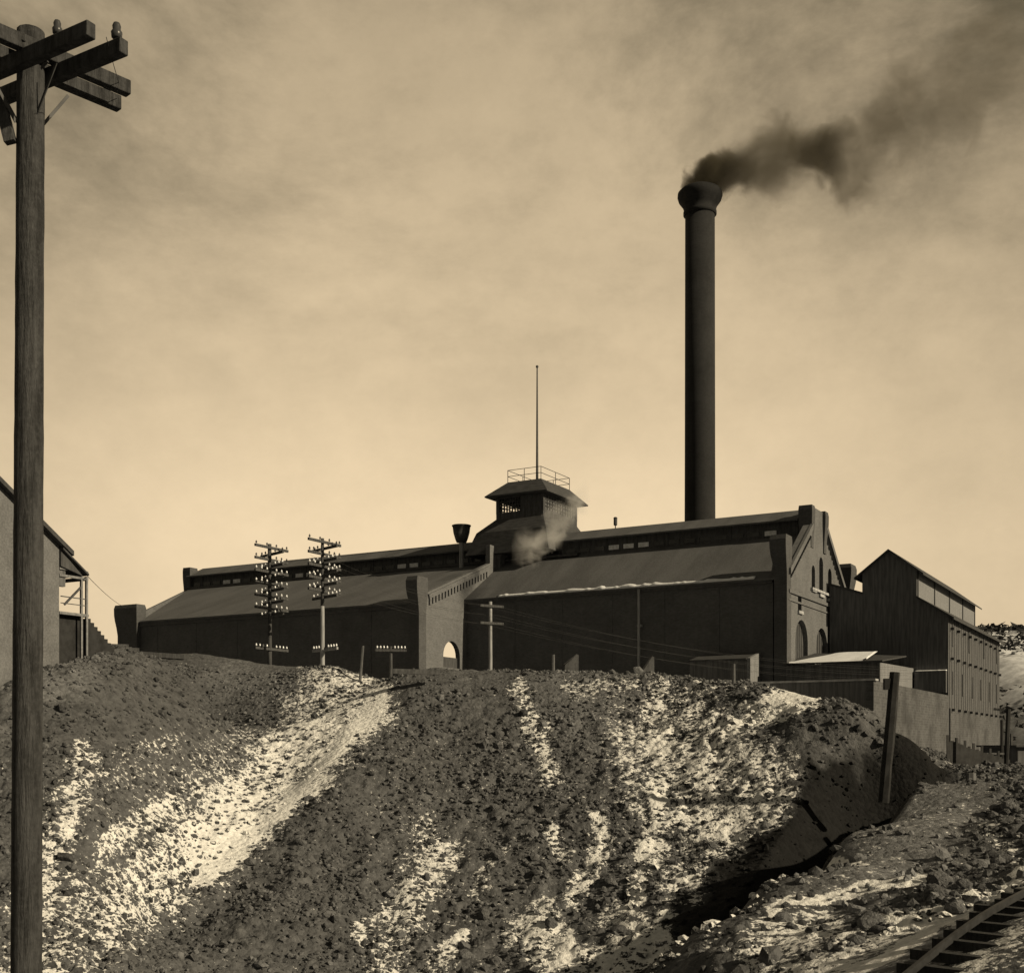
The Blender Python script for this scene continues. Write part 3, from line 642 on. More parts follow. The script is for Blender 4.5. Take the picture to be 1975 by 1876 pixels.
# ------------------------------------------------------------------ the chimney stack and its smoke
YS = 124.0; sp_ = P(1350, 1000, YS); zt = (HZ - 377) / F * YS; r0 = 29.5 / F * YS; zb = 3.0
k_ = zt - zb
prof = [(r0 * 1.05, 0), (r0 * 1.02, 8), (r0 * .985, k_ * .5), (r0 * .96, k_ - 2.1), (r0 * 1.08, k_ - 2.0), (r0 * 1.08, k_ - 1.7), (r0 * 1.02, k_ - 1.6), (r0 * 1.12, k_ - 1.1), (r0 * 1.38, k_ - .55), (r0 * 1.46, k_ - .15), (r0 * 1.44, k_ + .2), (r0 * 1.25, k_ + .5), (r0 * 1.0, k_ + .7), (r0 * .8, k_ + .7), (r0 * .7, k_ - .5)]
st = empty('smokestack', (sp_.x, YS, zb), label='tall round brick chimney with a flared cap, smoking behind the power house', cat='chimney')
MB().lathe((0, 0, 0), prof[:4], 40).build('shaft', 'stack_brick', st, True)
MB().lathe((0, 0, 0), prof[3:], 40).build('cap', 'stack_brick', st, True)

def smoke(name, label, path, radii, dens_, colr, box, seed, nscale, thr=.0, aniso=.3, soft=.9, wobk=(2.0, .16), fpow=1.15):
    """a box of air with smoke in it: density from the distance to a drifting centre line, broken up by noise"""
    x0, x1, y0, y1, z0, z1 = box; o = MB().box(*box)
    m = bpy.data.materials.new(name); m.use_nodes = True; t = NT(m.node_tree)
    co = t.new('ShaderNodeTexCoord').outputs['Object']
    wob = t.noise(t.map(co, loc=(seed * 2.3, 1, 0)), nscale * .6, 2, .5, 0, True); wv = t.vmath('SUBTRACT', wob, (.5, .5, .5))
    sc = t.new('ShaderNodeVectorMath', operation='SCALE'); t.l.new(wv, sc.inputs[0])
    sp0 = t.new('ShaderNodeSeparateXYZ'); t.l.new(co, sp0.inputs[0])
    t.l.new(t.math('MULTIPLY_ADD', t.math('MAXIMUM', sp0.outputs[0], 0), wobk[1], wobk[0]), sc.inputs['Scale'])
    p2 = t.vmath('ADD', co, sc.outputs[0])
    ratio = (radii[-1] - radii[0]) / max(1e-3, path[-1][0] - path[0][0])
    sp = t.new('ShaderNodeSeparateXYZ'); t.l.new(p2, sp.inputs[0])
    rad = t.new('ShaderNodeFloatCurve'); cz = t.new('ShaderNodeFloatCurve')
    u = t.rng(sp.outputs[0], path[0][0], path[-1][0], 0, 1, False)
    rm = max(radii) * 1.001; zs_ = [p[2] for p in path]; zl, zh = min(zs_) - .01, max(zs_) + .01
    def curve(nd, pts):
        c = nd.mapping.curves[0]
        while len(c.points) > 2: c.points.remove(c.points[1])
        c.points[0].location = pts[0]; c.points[1].location = pts[-1]
        for p in pts[1:-1]: c.points.new(*p)
        nd.mapping.update(); nd.inputs['Factor'].default_value = 1; t.l.new(u, nd.inputs['Value'])
    us = [(p[0] - path[0][0]) / (path[-1][0] - path[0][0]) for p in path]
    curve(rad, [(a, r / rm) for a, r in zip(us, radii)]); curve(cz, [(a, (z - zl) / (zh - zl)) for a, z in zip(us, zs_)])
    R_ = t.math('MULTIPLY', rad.outputs[0], rm); Zc = t.math('MULTIPLY_ADD', cz.outputs[0], zh - zl, zl)
    s2 = t.new('ShaderNodeSeparateXYZ'); t.l.new(p2, s2.inputs[0])
    dy = t.math('SUBTRACT', s2.outputs[1], 0); dz_ = t.math('SUBTRACT', s2.outputs[2], Zc)
    rr = t.math('SQRT', t.math('ADD', t.math('MULTIPLY', dy, dy), t.math('MULTIPLY', dz_, dz_)))
    q_ = t.math('DIVIDE', rr, R_)
    n = t.noise(t.map(co, (1, 1, 1), loc=(seed, 0, 0)), nscale, 7, .62, .8)
    v = t.math('SUBTRACT', t.math('ADD', t.math('SUBTRACT', 1.0, q_), t.math('MULTIPLY_ADD', n, 3.0, -1.5 + thr)), 0.0)
    v = t.rng(v, 0, soft, 0, 1)
    ends = t.math('MULTIPLY', t.rng(sp.outputs[0], path[0][0] - radii[0] * 1.1, path[0][0] + .1), t.rng(u, 1.0, .78))
    fall = t.math('DIVIDE', radii[0], R_); fall = t.math('POWER', fall, fpow)
    d = t.math('MULTIPLY', t.math('MULTIPLY', v, ends), t.math('MULTIPLY', fall, dens_))
    pv = t.new('ShaderNodeVolumePrincipled'); pv.inputs['Color'].default_value = colr; pv.inputs['Anisotropy'].default_value = aniso
    t.l.new(d, pv.inputs['Density'])
    oo = t.new('ShaderNodeOutputMaterial'); t.l.new(pv.outputs[0], oo.inputs['Volume'])
    ob = o.build(name, m); m.cycles.volume_step_rate = .6
    return tag(ob, label, 'smoke', kind='stuff')
sm_o = smoke('chimney_smoke', 'dark smoke plume drifting up and right from the tall chimney', [(-.4, 0, -.1), (1.2, 0, .8), (4.6, 0, 2.1), (8.2, 0, 2.9), (11.8, 0, 3.0), (15.4, 0, 3.4), (20.7, 0, 7.2), (29, 0, 11.5), (38, 0, 15)],
      [1.6, 2.1, 3.3, 4.3, 2.8, 4.3, 5.2, 6.2, 7.5], 4.2, (.16, .145, .11, 1), (-1.9, 39, -8, 8, -6, 25), 5.0, .26, thr=.10, soft=.8, fpow=3.0)
sm_o.location = (sp_.x, YS, zt + .9)

# ------------------------------------------------------------------ low buildings right of the power house
_dx, _dy = 841.5 / F * 100 - CO[0], 100 - CO[1]; xC = _dx * EX[0] + _dy * EX[1]; wC = _dx * EY[0] + _dy * EY[1]                 # front right corner of the board mill, in the power-house frame
ZM = -2.0
def lz(py, x, w_): return (HZ - py) / F * YY(x, w_) - ZM
mill = empty('board_mill', W(xC, wC, ZM), AR, label='tall dark board mill with raised monitor roof, at the right behind the stone wall', cat='building')
def mm(x, w_): return (x - xC, w_ - wC)
dpt = sw(1927, xC) - wC; xl_ = sx(1600, wC) - xC; eaz = lz(1185, xC, wC)
xa = sx(1663, wC) - xC; xb = sx(1768, wC) - xC; mo_e = lz(1098, sx(1768, wC), wC); mo_b = lz(1150, sx(1768, wC), wC)
xr_ = (xa + xb) / 2; mo_r = lz(1062, sx(1712, wC), wC)
fnd = lz(1365, xC, wC)
fr = MB().panel([(xl_, 0), (0, 0), (0, eaz), (xb, mo_b), (xb, mo_e), (xr_, mo_r), (xa, mo_e), (xa, mo_b + .55), (xl_, lz(1127, sx(1600, wC), wC))], [], FX, .3)
fr.build('front_wall', 'clap_dark', mill)
sd_ = MB(); sd_.box(-.3, 0, .301, dpt, fnd, eaz - .05)
for k in range(26): y_ = .5 + (dpt - .7) * k / 25 + random.uniform(-.12, .12); sd_.box(0, .03, y_ - .04, y_ + .04, fnd, eaz - .2)
side_w = sd_.build('side_wall', 'clap', mill)
MB().box(-.45, .12, .302, dpt, 0, fnd - .002).build('foundation', 'rubble_wall', mill)
be = None
for row in (eaz - 1.2, fnd + (eaz - fnd) * .52, fnd - .25):
    for k in range(10):
        y_ = .9 + (dpt - 1.6) * k / 9
        if be is None: be = o = MB().box(.052, .30, -.1, .1, 0, .22).build('beam_end', 'dark_wood', side_w)
        else: o = be.copy(); COL.objects.link(o); o.parent = side_w
        o.location = (.07 if row < fnd else 0, y_, row)
for zf, n_ in ((fnd + 1.2, 6), (fnd + (eaz - fnd) * .52 + 1.2, 4)):
    for k in range(n_):
        y_ = 1.8 + (dpt - 3.4) * k / max(1, n_ - 1)
        MB().box(.01, .07, y_ - .28, y_ + .28, zf, zf + 1.9).build('window', 'monitor', side_w)
MB().box(xl_ , xl_ + .3, .301, dpt, 0, mo_b - .7).build('side_wall', 'clap_dark', mill); MB().box(xl_, 0, dpt, dpt + .3, 0, eaz - .1).build('back_wall', 'clap_dark', mill)
q = MB(); q.slab([(xb + .001, -.35, mo_b + .05), (.5, -.35, eaz - .25), (.5, dpt + .5, eaz - .25), (xb + .001, dpt + .5, mo_b + .05)], .18)
wl_ = lz(1127, sx(1600, wC), wC); q.slab([(xl_ + .05, -.1, wl_ + .1), (xa - .001, -.1, mo_b + .65), (xa - .001, dpt + .5, mo_b + .65), (xl_ + .05, dpt + .5, wl_ + .1)], .18)
q.build('roof', 'shingle', mill)
dm = sw(1880, sx(1768, wC)) - wC
q = MB(); q.box(xb - .2, xb - .001, .302, dm, mo_b - .3, mo_e); q.box(xa + .001, xa + .2, .302, dm, mo_b - .3, mo_e)
q.panel([(xa, mo_b - .3), (xb, mo_b - .3), (xb, mo_e), (xr_, mo_r), (xa, mo_e)], [], lambda u, v, d: (u, dm + .001 + d, v), .2)
mo = q.build('monitor', 'clap_light', mill)
for k in range(5): y_ = .4 + (dm - .6) * k / 4; MB().box(xb, xb + .07, y_ - .12, y_ + .12, mo_b, mo_e - .1).build('post', 'dark_wood', mo)
q = MB(); sl = (mo_r - mo_e) / (xb - xr_)
q.slab([(xr_, -.4, mo_r + .1), (xb + .6, -.4, mo_e - .6 * sl + .1), (xb + .6, dm + .7, mo_e - .6 * sl + .1), (xr_, dm + .7, mo_r + .1)], .14)
q.slab([(xa - .6, -.4, mo_e - .6 * sl + .1), (xr_, -.4, mo_r + .1), (xr_, dm + .7, mo_r + .1), (xa - .6, dm + .7, mo_e - .6 * sl + .1)], .14)
q.build('roof', 'shingle', mo)
# stone terrace wall and the long low shed on it
wB = sw(1685, xC); zBt = (HZ - 1312) / F * YY(xC, wB); xB0 = sx(1440, wB)
ter = empty('terrace_wall', W(xC, wB, ZM), AR, label='rough stone retaining wall with a thin snow line, below the low sheds', cat='wall')
MB().box(xB0 - xC, -.5, 0, .6, 0, zBt - ZM).build('front_wall', 'clap_dark', ter)
MB().box(-.5, 0, 0, wC - wB - .02, 0, zBt - ZM).build('side_wall', 'rubble_wall', ter)
MB().box(xB0 - xC, -.1, .601, wC - wB - .02, zBt - ZM - .4, zBt - ZM - .02).build('terrace', 'clap_dark', ter)
MB().box(xB0 - xC, .15, -.12, .65, zBt - ZM + .001, zBt - ZM + .12).build('coping', 'trim', ter)
xA = sx(1762, wC); wA_ = sw(1697, xA); zA0 = zBt; zA1 = (HZ - 1279) / F * YY(xA, wA_)
shed = empty('flat_shed', W(xA, wA_, zA0), AR, label='low dark shed with snow-covered lean-to roof on the stone terrace', cat='shed')
xs0 = sx(1516, wA_) - xA; ds = wC - wA_ - .05; hA = zA1 - zA0 + .1
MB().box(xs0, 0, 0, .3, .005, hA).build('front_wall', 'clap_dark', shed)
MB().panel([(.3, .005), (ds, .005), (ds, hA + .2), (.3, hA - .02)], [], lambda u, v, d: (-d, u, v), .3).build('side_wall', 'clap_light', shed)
ds2 = min(ds, 8.0); rs = (HZ - 1257) / F * YY(xA - 5, wA_ + ds2) - zA0
q = MB(); q.slab([(xs0 - .2, -.3, hA + .12), (.25, -.3, hA + .12), (.25, ds2, rs * .86), (xs0 - .2, ds2, rs)], .1); q.build('roof', 'shingle', shed)
q = MB(); n = 60; vs = []; mrow = 8
for i in range(n + 1):
    t = i / n; x_ = xs0 + .3 + (-1.2 - xs0 - .3) * t; nz_ = float(vnoise(np.array([x_]), np.array([2.0]), 1.3, 50)[0]) * .9
    yb_ = max(.25, ds2 * min(.96, t * 2.6, (1.02 - t) * 7) + nz_ * min(1, t * 6))
    for k in range(mrow + 1):
        y_ = -.27 + (yb_ + .27) * k / mrow; zf = hA + .125 + (rs - hA - .12) * (y_ + .3) / (ds2 + .3)
        vs.append((x_, y_, zf + (0 if k in (0, mrow) else .09 + .05 * float(vnoise(np.array([x_]), np.array([y_]), 1.5, 51)[0]))))
q.add(vs, [(i * (mrow + 1) + k, (i + 1) * (mrow + 1) + k, (i + 1) * (mrow + 1) + k + 1, i * (mrow + 1) + k + 1) for i in range(n) for k in range(mrow)])
so = q.build('snow_on_shed', 'snow', None, True); so.matrix_world = Matrix.Translation(shed.location) @ Matrix.Rotation(AR, 4, 'Z')
tag(so, 'bank of snow lying on the lean-to roof of the low shed', 'snow', kind='stuff')
# ledge of snow in front of the mill, over a dark bay
lx0 = sx(1764, wC - .4) - xC; zl_ = lz(1293, xC, wC)
bay = MB().box(lx0, -.1, -.5, -.004, zl_ - 1.8, zl_).build('bay', 'clap_dark', mill)
snow_strip(0, abs(lx0) - .1, 0, 0, 'snow_on_bay', 'thin bright snow line on the ledge across the mill front', .05, .5, type('f', (), {'location': Vector(W(xC + lx0, wC - .5, ZM + zl_)), 'rotation_euler': (0, 0, AR)}), 30)
# buttress shed against the power house
bx = sx(1447, -2.6); bx0 = sx(1330, -2.6); bt = (HZ - 1258) / F * YY(bx, -.1)
lean = empty('lean_to', W(bx, -2.6, 2.5), AR, label='small lean-to with one pale lit end wall, against the dark power house front', cat='shed')
h1 = bt - 2.5; h0 = (HZ - 1268) / F * YY(bx, -2.6) - 2.5
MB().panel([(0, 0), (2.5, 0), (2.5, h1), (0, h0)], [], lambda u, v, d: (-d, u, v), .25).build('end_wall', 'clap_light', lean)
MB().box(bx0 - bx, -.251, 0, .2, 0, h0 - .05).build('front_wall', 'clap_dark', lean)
MB().slab([(bx0 - bx, -.15, h0 - .03), (-.251, -.15, h0 - .03), (-.251, 2.5, h1 - .05), (bx0 - bx, 2.5, h1 - .05)], .1).build('roof', 'shingle', lean)

# little gabled boxes and stumps along the crest
def small_box(px0, px1, py, Y, label):
    a = P(px0, py, Y); b = P(px1, py, Y); g = float(hz(a.x, Y)[0]) - .5; wd = (b.x - a.x)
    e = empty('coal_hatch', (a.x, Y, g), label=label, cat='hatch'); h = a.z - g
    q = MB().panel([(0, 0), (wd, 0), (wd, h), (wd * .85, h), (0, h * .62)], [], FX, 1.2); q.build('body', 'clap', e)
    MB().slab([(-.06, -.08, h * .62 + .06), (wd * .86, -.08, h + .06), (wd * .86, 1.3, h + .06), (-.06, 1.3, h * .62 + .06)], .05).build('lid', 'dark_wood', e)
small_box(1090, 1116, 1262, 73, 'small slope-topped box at the dump crest, left of the downpipe')
small_box(1238, 1262, 1266, 78, 'small slope-topped box at the dump crest, close beside the foot of the pale downpipe')

# ------------------------------------------------------------------ telegraph poles on the crest
ins_me = MB().lathe((0, 0, 0), [(.012, -.10), (.012, 0), (.05, 0), (.058, .05), (.038, .075), (.044, .11), (.012, .14)], 10)
def make_ins(parent, loc, m_='insulator', s=1.0, cache={}):
    if m_ not in cache:
        o = ins_me.build('insulator', m_, parent, True); cache[m_] = o
    else:
        o = cache[m_].copy(); COL.objects.link(o); o.parent = parent
    o.location = loc; o.scale = (s, s, s); return o
def crest_pole(px, pyb, pyt, Y, levels, label, wood='pale_pole', tip='dark_wood', arms=((1.6, 2.8), (1.9, -2.2)), low=None, r=.13, lean=0, split=None, group='telegraph poles on the crest'):
    b = P(px, pyb, Y); g = min(float(hz(b.x, Y)[0]), b.z) - .3; t = (HZ - pyt) / F * Y - g
    e = empty('telegraph_pole', (b.x, Y, g), label=label, cat='telegraph pole', group=group)
    zs_ = split if split else t * .6
    zs_ = (HZ - split) / F * Y - g if split else t
    MB().tube((0, 0, 0), (lean * zs_ / t, 0, zs_), r * 1.15, r * .95, 10, 6, .04).build('pole', wood, e, True)
    if split: MB().tube((0, 0, zs_ - .02), (lean, 0, t), r * .95, r * .75, 10, 4, .04).build('pole_top', tip, e, True)
    for z, di, nn, mk in levels:
        zl2 = (HZ - z) / F * Y - g; d = Vector((*arms[di], 0)); L = d.length; d.normalize(); side = Vector((-d.y, d.x, 0)) * (r + .05) * (1 if di else -1)
        p0 = -d * L / 2 + side; a = MB().beam((p0.x, p0.y, 0), ((d * L / 2 + side).x, (d * L / 2 + side).y, 0), .12, .16).build('crossarm', tip if zl2 > zs_ * .7 else wood, e)
        a.location = (0, 0, zl2)
        for k in range(nn):
            t_ = -L / 2 + .12 + (L * .32) * (k // 1 % (nn // 2)) / max(1, nn // 2 - 1) if k < nn // 2 else L / 2 - .12 - (L * .32) * ((k - nn // 2) % (nn // 2)) / max(1, nn // 2 - 1)
            q_ = d * t_ + side; make_ins(a, (q_.x, q_.y, .14), mk, 1.1)
    return e
def lv(y0, n, st=23.5, first_dark=2):
    out = []
    for k in range(n):
        out.append((y0 + k * st, 0, 6 if k else 4, 'dark_insulator' if k < first_dark else 'insulator'))
        out.append((y0 + k * st + 11, 1, 6, 'dark_insulator' if k < first_dark - 1 else 'insulator'))
    return out
crest_pole(520, 1278, 1049, 80, lv(1057, 6) + [(1252, 0, 8, 'insulator')], 'tall crest telegraph pole with stacked crossed arms, dark down to its foot', wood='dark_wood')
crest_pole(622, 1282, 1038, 77, lv(1046, 5) + [(1252, 1, 8, 'insulator')], 'tall crest telegraph pole with stacked crossed arms above a pale lower shaft', split=1168)
crest_pole(946, 1287, 1160, 80, [(1169, 0, 0, 'insulator'), (1202, 0, 0, 'insulator')], 'thin pale telegraph pole with two bare crossarms in front of the dark wall', arms=((1.5, .9), (1, 1)), r=.11)
crest_pole(754, 1300, 1246, 79, [(1254, 0, 8, 'insulator')], 'short dark pole with one arm of white insulators, beside the brick end wall', wood='dark_wood', arms=((2.0, .3), (1, 1)), r=.1)

# plain posts
def post(px, pyt, pyb, Y, wpx, label, m_='void', lean_px=0, kind_='fence_post', cat='post', extra=None, sq=True, dy=0.0, grp=None):
    b = P(px, pyb, Y); t = P(px + lean_px, pyt, Y + dy); w_ = wpx / F * Y
    e = empty(kind_, (b.x, Y, b.z), label=label, cat=cat, group=grp)
    d = (t - b) * 1.0; q = MB(); q.tube((-d.x * .25, -d.y * .25, -d.z * .25 - .3), tuple(d), w_ / 2 * 1.05, w_ / 2 * .95, 9 if not sq else 7, 7, .07); q.build('shaft', m_, e)
    if extra:
        q = MB(); u = d * extra; q.box(u.x - w_ * .9, u.x - w_ * .2, u.y - w_ * .3, u.y + w_ * .3, u.z - w_ * .5, u.z + w_ * .5); q.build('block', m_, e)
    return e
post(694, 1245, 1310, 73, 6, 'short leaning grey post at the notch in the crest, right of the tall pole pair', 'clap', 6)
post(1067, 1262, 1290, 72, 7, 'stubby grey post on the crest, right of the thin pale pole', 'clap')
post(1415, 1280, 1312, 66.5, 7, 'stubby dark post on the crest beside the pale lean-to end wall', 'clap')
post(1708, 1296, 1486, 52, 21, 'thick dark leaning post standing on the ravine edge before the stone wall', 'void', 18, extra=.88)
post(1872, 1490, 1545, 50, 20, 'squat black stump post at the head of the ravine', 'clap_dark', 0)
post(1932, 1388, 1482, 66, 6, 'thin dark pole beside the mill corner, the shorter of two against the snowy hill', 'void', 0, 'utility_post', 'post')
e = post(1940, 1367, 1484, 62, 9, 'taller dark pole with a short bracket arm reaching to the mill corner', 'void', 5, 'utility_post', 'post')
MB().beam((.1, 0, 3.0), (-.55, .2, 3.1), .1, .12).build('bracket', 'dark_wood', e)
# picket fence in front of the mill foot
pf = empty('picket_fence', P(1828, 1500, 63), math.atan2(20, 34), label='dark fence of uneven pickets at the foot of the mill wall', cat='fence')
q = MB(); Lf = 4.8
for k in range(30):
    x_ = k * Lf / 29; hh = 1.95 - k * .035 + (.28 if k % 4 == 0 else random.uniform(-.05, .05)); q.box(x_ - .085, x_ + .085, -.02, .02, -.6, hh)
q.build('pickets', 'void', pf); MB().box(0, Lf, .021, .08, .35, .45).box(0, Lf, .021, .08, 1.2, 1.3).build('rails', 'dark_wood', pf)
# dark shed cut by the right edge
a = P(1963, 1440, 80); e = empty('track_shed', (a.x, 80, -4), .1, label='dark board shed cut off by the right edge, below the snowy hill', cat='shed')
hh = a.z + 4; MB().box(0, 8, 0, 5, 0, hh).build('wall', 'clap_dark', e); MB().box(-.25, 8.2, -.3, 5.2, hh + .002, hh + .12).build('roof', 'shingle', e)
MB().box(.6, .75, 2, 2.15, hh + .122, hh + .9).build('chimney', 'metal', e)

# ------------------------------------------------------------------ house at the left with its porch
YH = 60.0; hc = P(114, 1182, YH); zg = 3.4
hs = empty('frame_house', (hc.x, YH, zg), AR, label='pale gable-ended house with dark roof and back porch, half hidden by the near pole', cat='house')
def hyy(px, x=0): k = (px - CXP) / F; return (k * (YH + EX[1] * x) - hc.x - EX[0] * x) / (EY[0] - k * EY[1])
def hz_(px, py, x=0): y_ = hyy(px, x); return (HZ - py) / F * (YH + EX[1] * x + EY[1] * y_) - zg
HD = 8.4; deck = hz_(130, 1180); ev = hz_(113, 1052); pit = .68
q = MB().panel([(-HD, -6), (0, -6), (0, ev), (-HD / 2, ev + HD / 2 * pit), (-HD, ev)], [[(-5.0, deck + .6), (-3.8, deck + .6), (-3.8, deck + 2.3), (-5.0, deck + 2.3)]], SX(0), .25)
hwall = q.build('gable_wall', 'house_wall', hs)
MB().box(-.18, -.12, -5.0, -3.8, deck + .6, deck + 2.3).build('window', 'pane', hwall)
MB().box(-9, -.251, -HD, -HD + .25, -2.5, ev).build('front_wall', 'clap_dark', hs); MB().box(-9, -.251, -.25, 0, -2.5, ev).build('back_wall', 'clap_dark', hs)
q = MB(); e_ = .62
q.slab([(-9.3, -HD / 2, ev + HD / 2 * pit + .22), (.35, -HD / 2, ev + HD / 2 * pit + .22), (.35, e_, ev - e_ * pit + .22), (-9.3, e_, ev - e_ * pit + .22)], .24)
q.slab([(-9.3, -HD - e_, ev - e_ * pit + .22), (.35, -HD - e_, ev - e_ * pit + .22), (.35, -HD / 2, ev + HD / 2 * pit + .22), (-9.3, -HD / 2, ev + HD / 2 * pit + .22)], .24)
q.build('roof', 'shingle', hs)
yt = hyy(172, .3); y1 = hyy(157); y2 = hyy(167); zt1 = hz_(114, 1056); zt2 = hz_(170, 1108)
MB().slab([(-5, .01, zt1), (.3, .01, zt1), (.3, yt, zt2), (-5, yt, zt2)], .1).build('porch_roof', 'shingle', hs)
MB().panel([(.01, zt1 - .12), (.01, hz_(113, 1091)), (yt - .25, zt2 - .12)], [], lambda u, v, d: (.12 - d, u, v), .1).build('porch_gable', 'monitor', hs)
q = MB().box(-.06, .02, .02, y2 + .1, hz_(113, 1093) - .1, hz_(113, 1093)).box(-.06, .02, .02, y2 + .1, hz_(140, 1103) - .3, hz_(140, 1103) - .18); q.build('fascia', 'clap_light', hs)
MB().box(-5, -.07, y2, y2 + .1, zt2 - .3, zt2 - .12).box(-.3, -.07, .02, hyy(128), deck + 1.25, zt2 + .1).build('porch_panel', 'clap_dark', hs)
for yy, x_ in ((y1, 0), (y2, 0), (y2, -2.4), (y2, -4.8)): MB().box(x_ - .06, x_ + .05, yy - .055, yy + .055, -1.8, zt2 - .12).build('post', 'clap_light' if x_ == 0 else 'clap', hs)
MB().beam((0, hyy(124), deck + .35), (0, y1, deck + 1.35), .07, .1).build('brace', 'dark_wood', hs)
MB().tube((0, .1, deck + .75), (0, y2, deck + .75), .03, n=6).tube((0, .1, deck + .42), (0, y2, deck + .42), .025, n=6).build('railing', 'clap', hs)
MB().box(-5, .03, .01, y2 + .12, deck - .13, deck).build('porch_deck', 'clap_light', hs)
MB().box(-4.9, -.35, .01, y2 - .1, -2.2, deck - .14).build('deck_shade', 'void', hs)  # dark box painting the open shade under the porch deck
q = MB(); ys = y2 + .121
for k in range(8): q.box(-1.6, -.09, ys + k * .22, ys + (k + 1) * .22 + (.001 if k < 7 else 0), -2.2 - .001 * k, deck - .19 * (k + 1))
q.build('stairs', 'void', hs)  # stairs coloured near black, shade put into their colour
# pile of timber at the mound top, between house and power house
for k, (px, py, L_) in enumerate(((200, 1243, 2.6), (214, 1250, 3.0))):
    a = P(px, py, 72); o = MB().beam((-L_ / 2, 0, 0), (L_ / 2, .5, -.04), .2, .2).build('timber', 'clap'); o.location = a
    tag(o, ('upper' if k == 0 else 'lower') + ' of two squared timbers lying by the left corner of the power house', 'timber')
o = MB().beam((-1.5, 0, 0.1), (1.9, .6, -.1), .3, .3).build('timber', 'dark_wood'); o.location = P(292, 1262, 76); tag(o, 'thick dark log lying on the mound below the left corner pier', 'timber')
o = MB().beam((-1.3, 0, 0), (1.3, .2, -.06), .28, .28).build('timber', 'clap'); o.location = P(803, 1294, 68.6); tag(o, 'grey squared timber half buried at the dump crest before the brick end wall', 'timber')

# ------------------------------------------------------------------ near telegraph pole
YP = 14.0; pb = P(52, 1440, YP); ztop = (HZ - 62) / F * YP; gb = float(hz(pb.x, YP)[0]) - .2
near = empty('telegraph_pole', (pb.x, YP, gb), label='big weathered telegraph pole with crossed double arms in the left foreground', cat='telegraph pole')
q = MB().tube((-.02, 0, 0), (.045, 0, ztop - gb), .175, .150, 26, 60, .022); q.build('pole', 'pole_wood', near, True)
def arm_end(px, py, z): Y = z * F / (HZ - py); return Vector(((px - CXP) / F * Y - pb.x, Y - YP, z - gb))
def dbl(zc_, e1, off, lab, hgt=.17, sgn=1):
    d = e1.copy(); d.z = 0; L = d.length; d.normalize(); s = Vector((-d.y, d.x, 0)) * .2
    for j, (kk, ext) in enumerate(((1, 0.0), (-1, off))):
        c = s * kk; a = d * (L + ext) + c; b = -d * (L - .05 + ext * .5) + c
        q = MB().beam((b.x, b.y, 0), (a.x, a.y, 0), .12, hgt); ob = q.build('crossarm', 'pole_wood', near); ob.location = (0.04, 0, zc_ - gb)
        bv = ob.modifiers.new('b', 'BEVEL'); bv.width = .012; bv.segments = 2
        yield ob, d, L + ext, c
z1 = (HZ - 137) / F * YP; z2 = (HZ - 110) / F * YP
def big_ins(ob, p, s=1.0):
    q = MB().tube((0, 0, -.02), (0, 0, .06), .016, n=8).lathe((0, 0, .05), [(.035, 0), (.05, .01), (.055, .06), (.038, .085), (.042, .12), (.03, .15), (.012, .16)], 14)
    o = q.build('insulator', 'dark_insulator', ob, True); o.location = (p.x, p.y, .06); o.scale = (s, s, s)
for ob, d, L, c in dbl(z1, arm_end(205, 72, z1), -.06, ''):
    for t in (L - .12, L - .55, -.35, -L + .15):
        big_ins(ob, d * t + c, 1.15 if t == L - .12 else 1.0) if (c.dot(Vector((0, 1, 0))) > 0) == (t in (L - .12, -.35)) else None
for ob, d, L, c in dbl(z2, arm_end(240, 190, z2), -.10, ''):
    big_ins(ob, d * (L - .16) + c, .95) if c.dot(Vector((0, 1, 0))) > 0 else None
    if c.dot(Vector((0, 1, 0))) < 0: big_ins(ob, -d * (L - .3) + c)
q = MB(); dd = arm_end(205, 72, z1); dd.z = 0; dd.normalize(); d2 = arm_end(240, 190, z2); d2.z = 0; d2.normalize()
zb1 = z1 - gb
for dr_, zz_ in ((d2, z2 - .25 - gb), (-d2, z2 - .25 - gb), (dd, z1 - gb - .05), (-dd, z1 - gb - .05)):
    q.beam((dr_.x * .5, dr_.y * .5, zz_), (dr_.x * .13, dr_.y * .13, zz_ - .55), .012, .035)
q.build('brace', 'metal', near)
q = MB(); q.beam((-.14, -.12, (HZ - 285) / F * YP - gb), (-.26, -.12, (HZ - 205) / F * YP - gb), .10, .12); q.lathe((-.27, -.12, (HZ - 212) / F * YP - gb), [(.03, 0), (.05, .03), (.045, .09), (.02, .13)], 10); q.build('bracket', 'pole_wood', near)
MB().tube((-.22, .14, z1 - gb - .2), (.28, -.1, z1 - gb + .05), .014, n=6).tube((0.1, .2, z2 - gb), (0.1, -.35, z2 - gb), .014, n=6).build('bolt', 'metal', near)
def wire(p0, p1, sag, r, name, label, m_='metal'):
    p0 = Vector(p0); p1 = Vector(p1); q = MB(); n = 24; pts = [p0.lerp(p1, i / n) - Vector((0, 0, sag * 4 * (i / n) * (1 - i / n))) for i in range(n + 1)]
    for a, b in zip(pts[:-1], pts[1:]): q.tube(a, b, r, n=5)
    return tag(q.build(name, m_, fix=False), label, 'wire')
A1 = Vector((pb.x, YP, 0)) + Vector((arm_end(205, 72, z1).x, arm_end(205, 72, z1).y, z1 + .0)); A2 = Vector((pb.x, YP, 0)) + Vector((arm_end(236, 190, z2).x, arm_end(236, 190, z2).y, z2 - .05))
wire(A1, A2 + Vector((0, 0, .12)), .03, .004, 'jumper_wire', 'short slack wire between the right ends of the near pole\'s arms')
wire(P(168, 1110, 61), P(243, 1172, 108), .2, .015, 'wire', 'thin wire running from the house porch to the left corner pier')

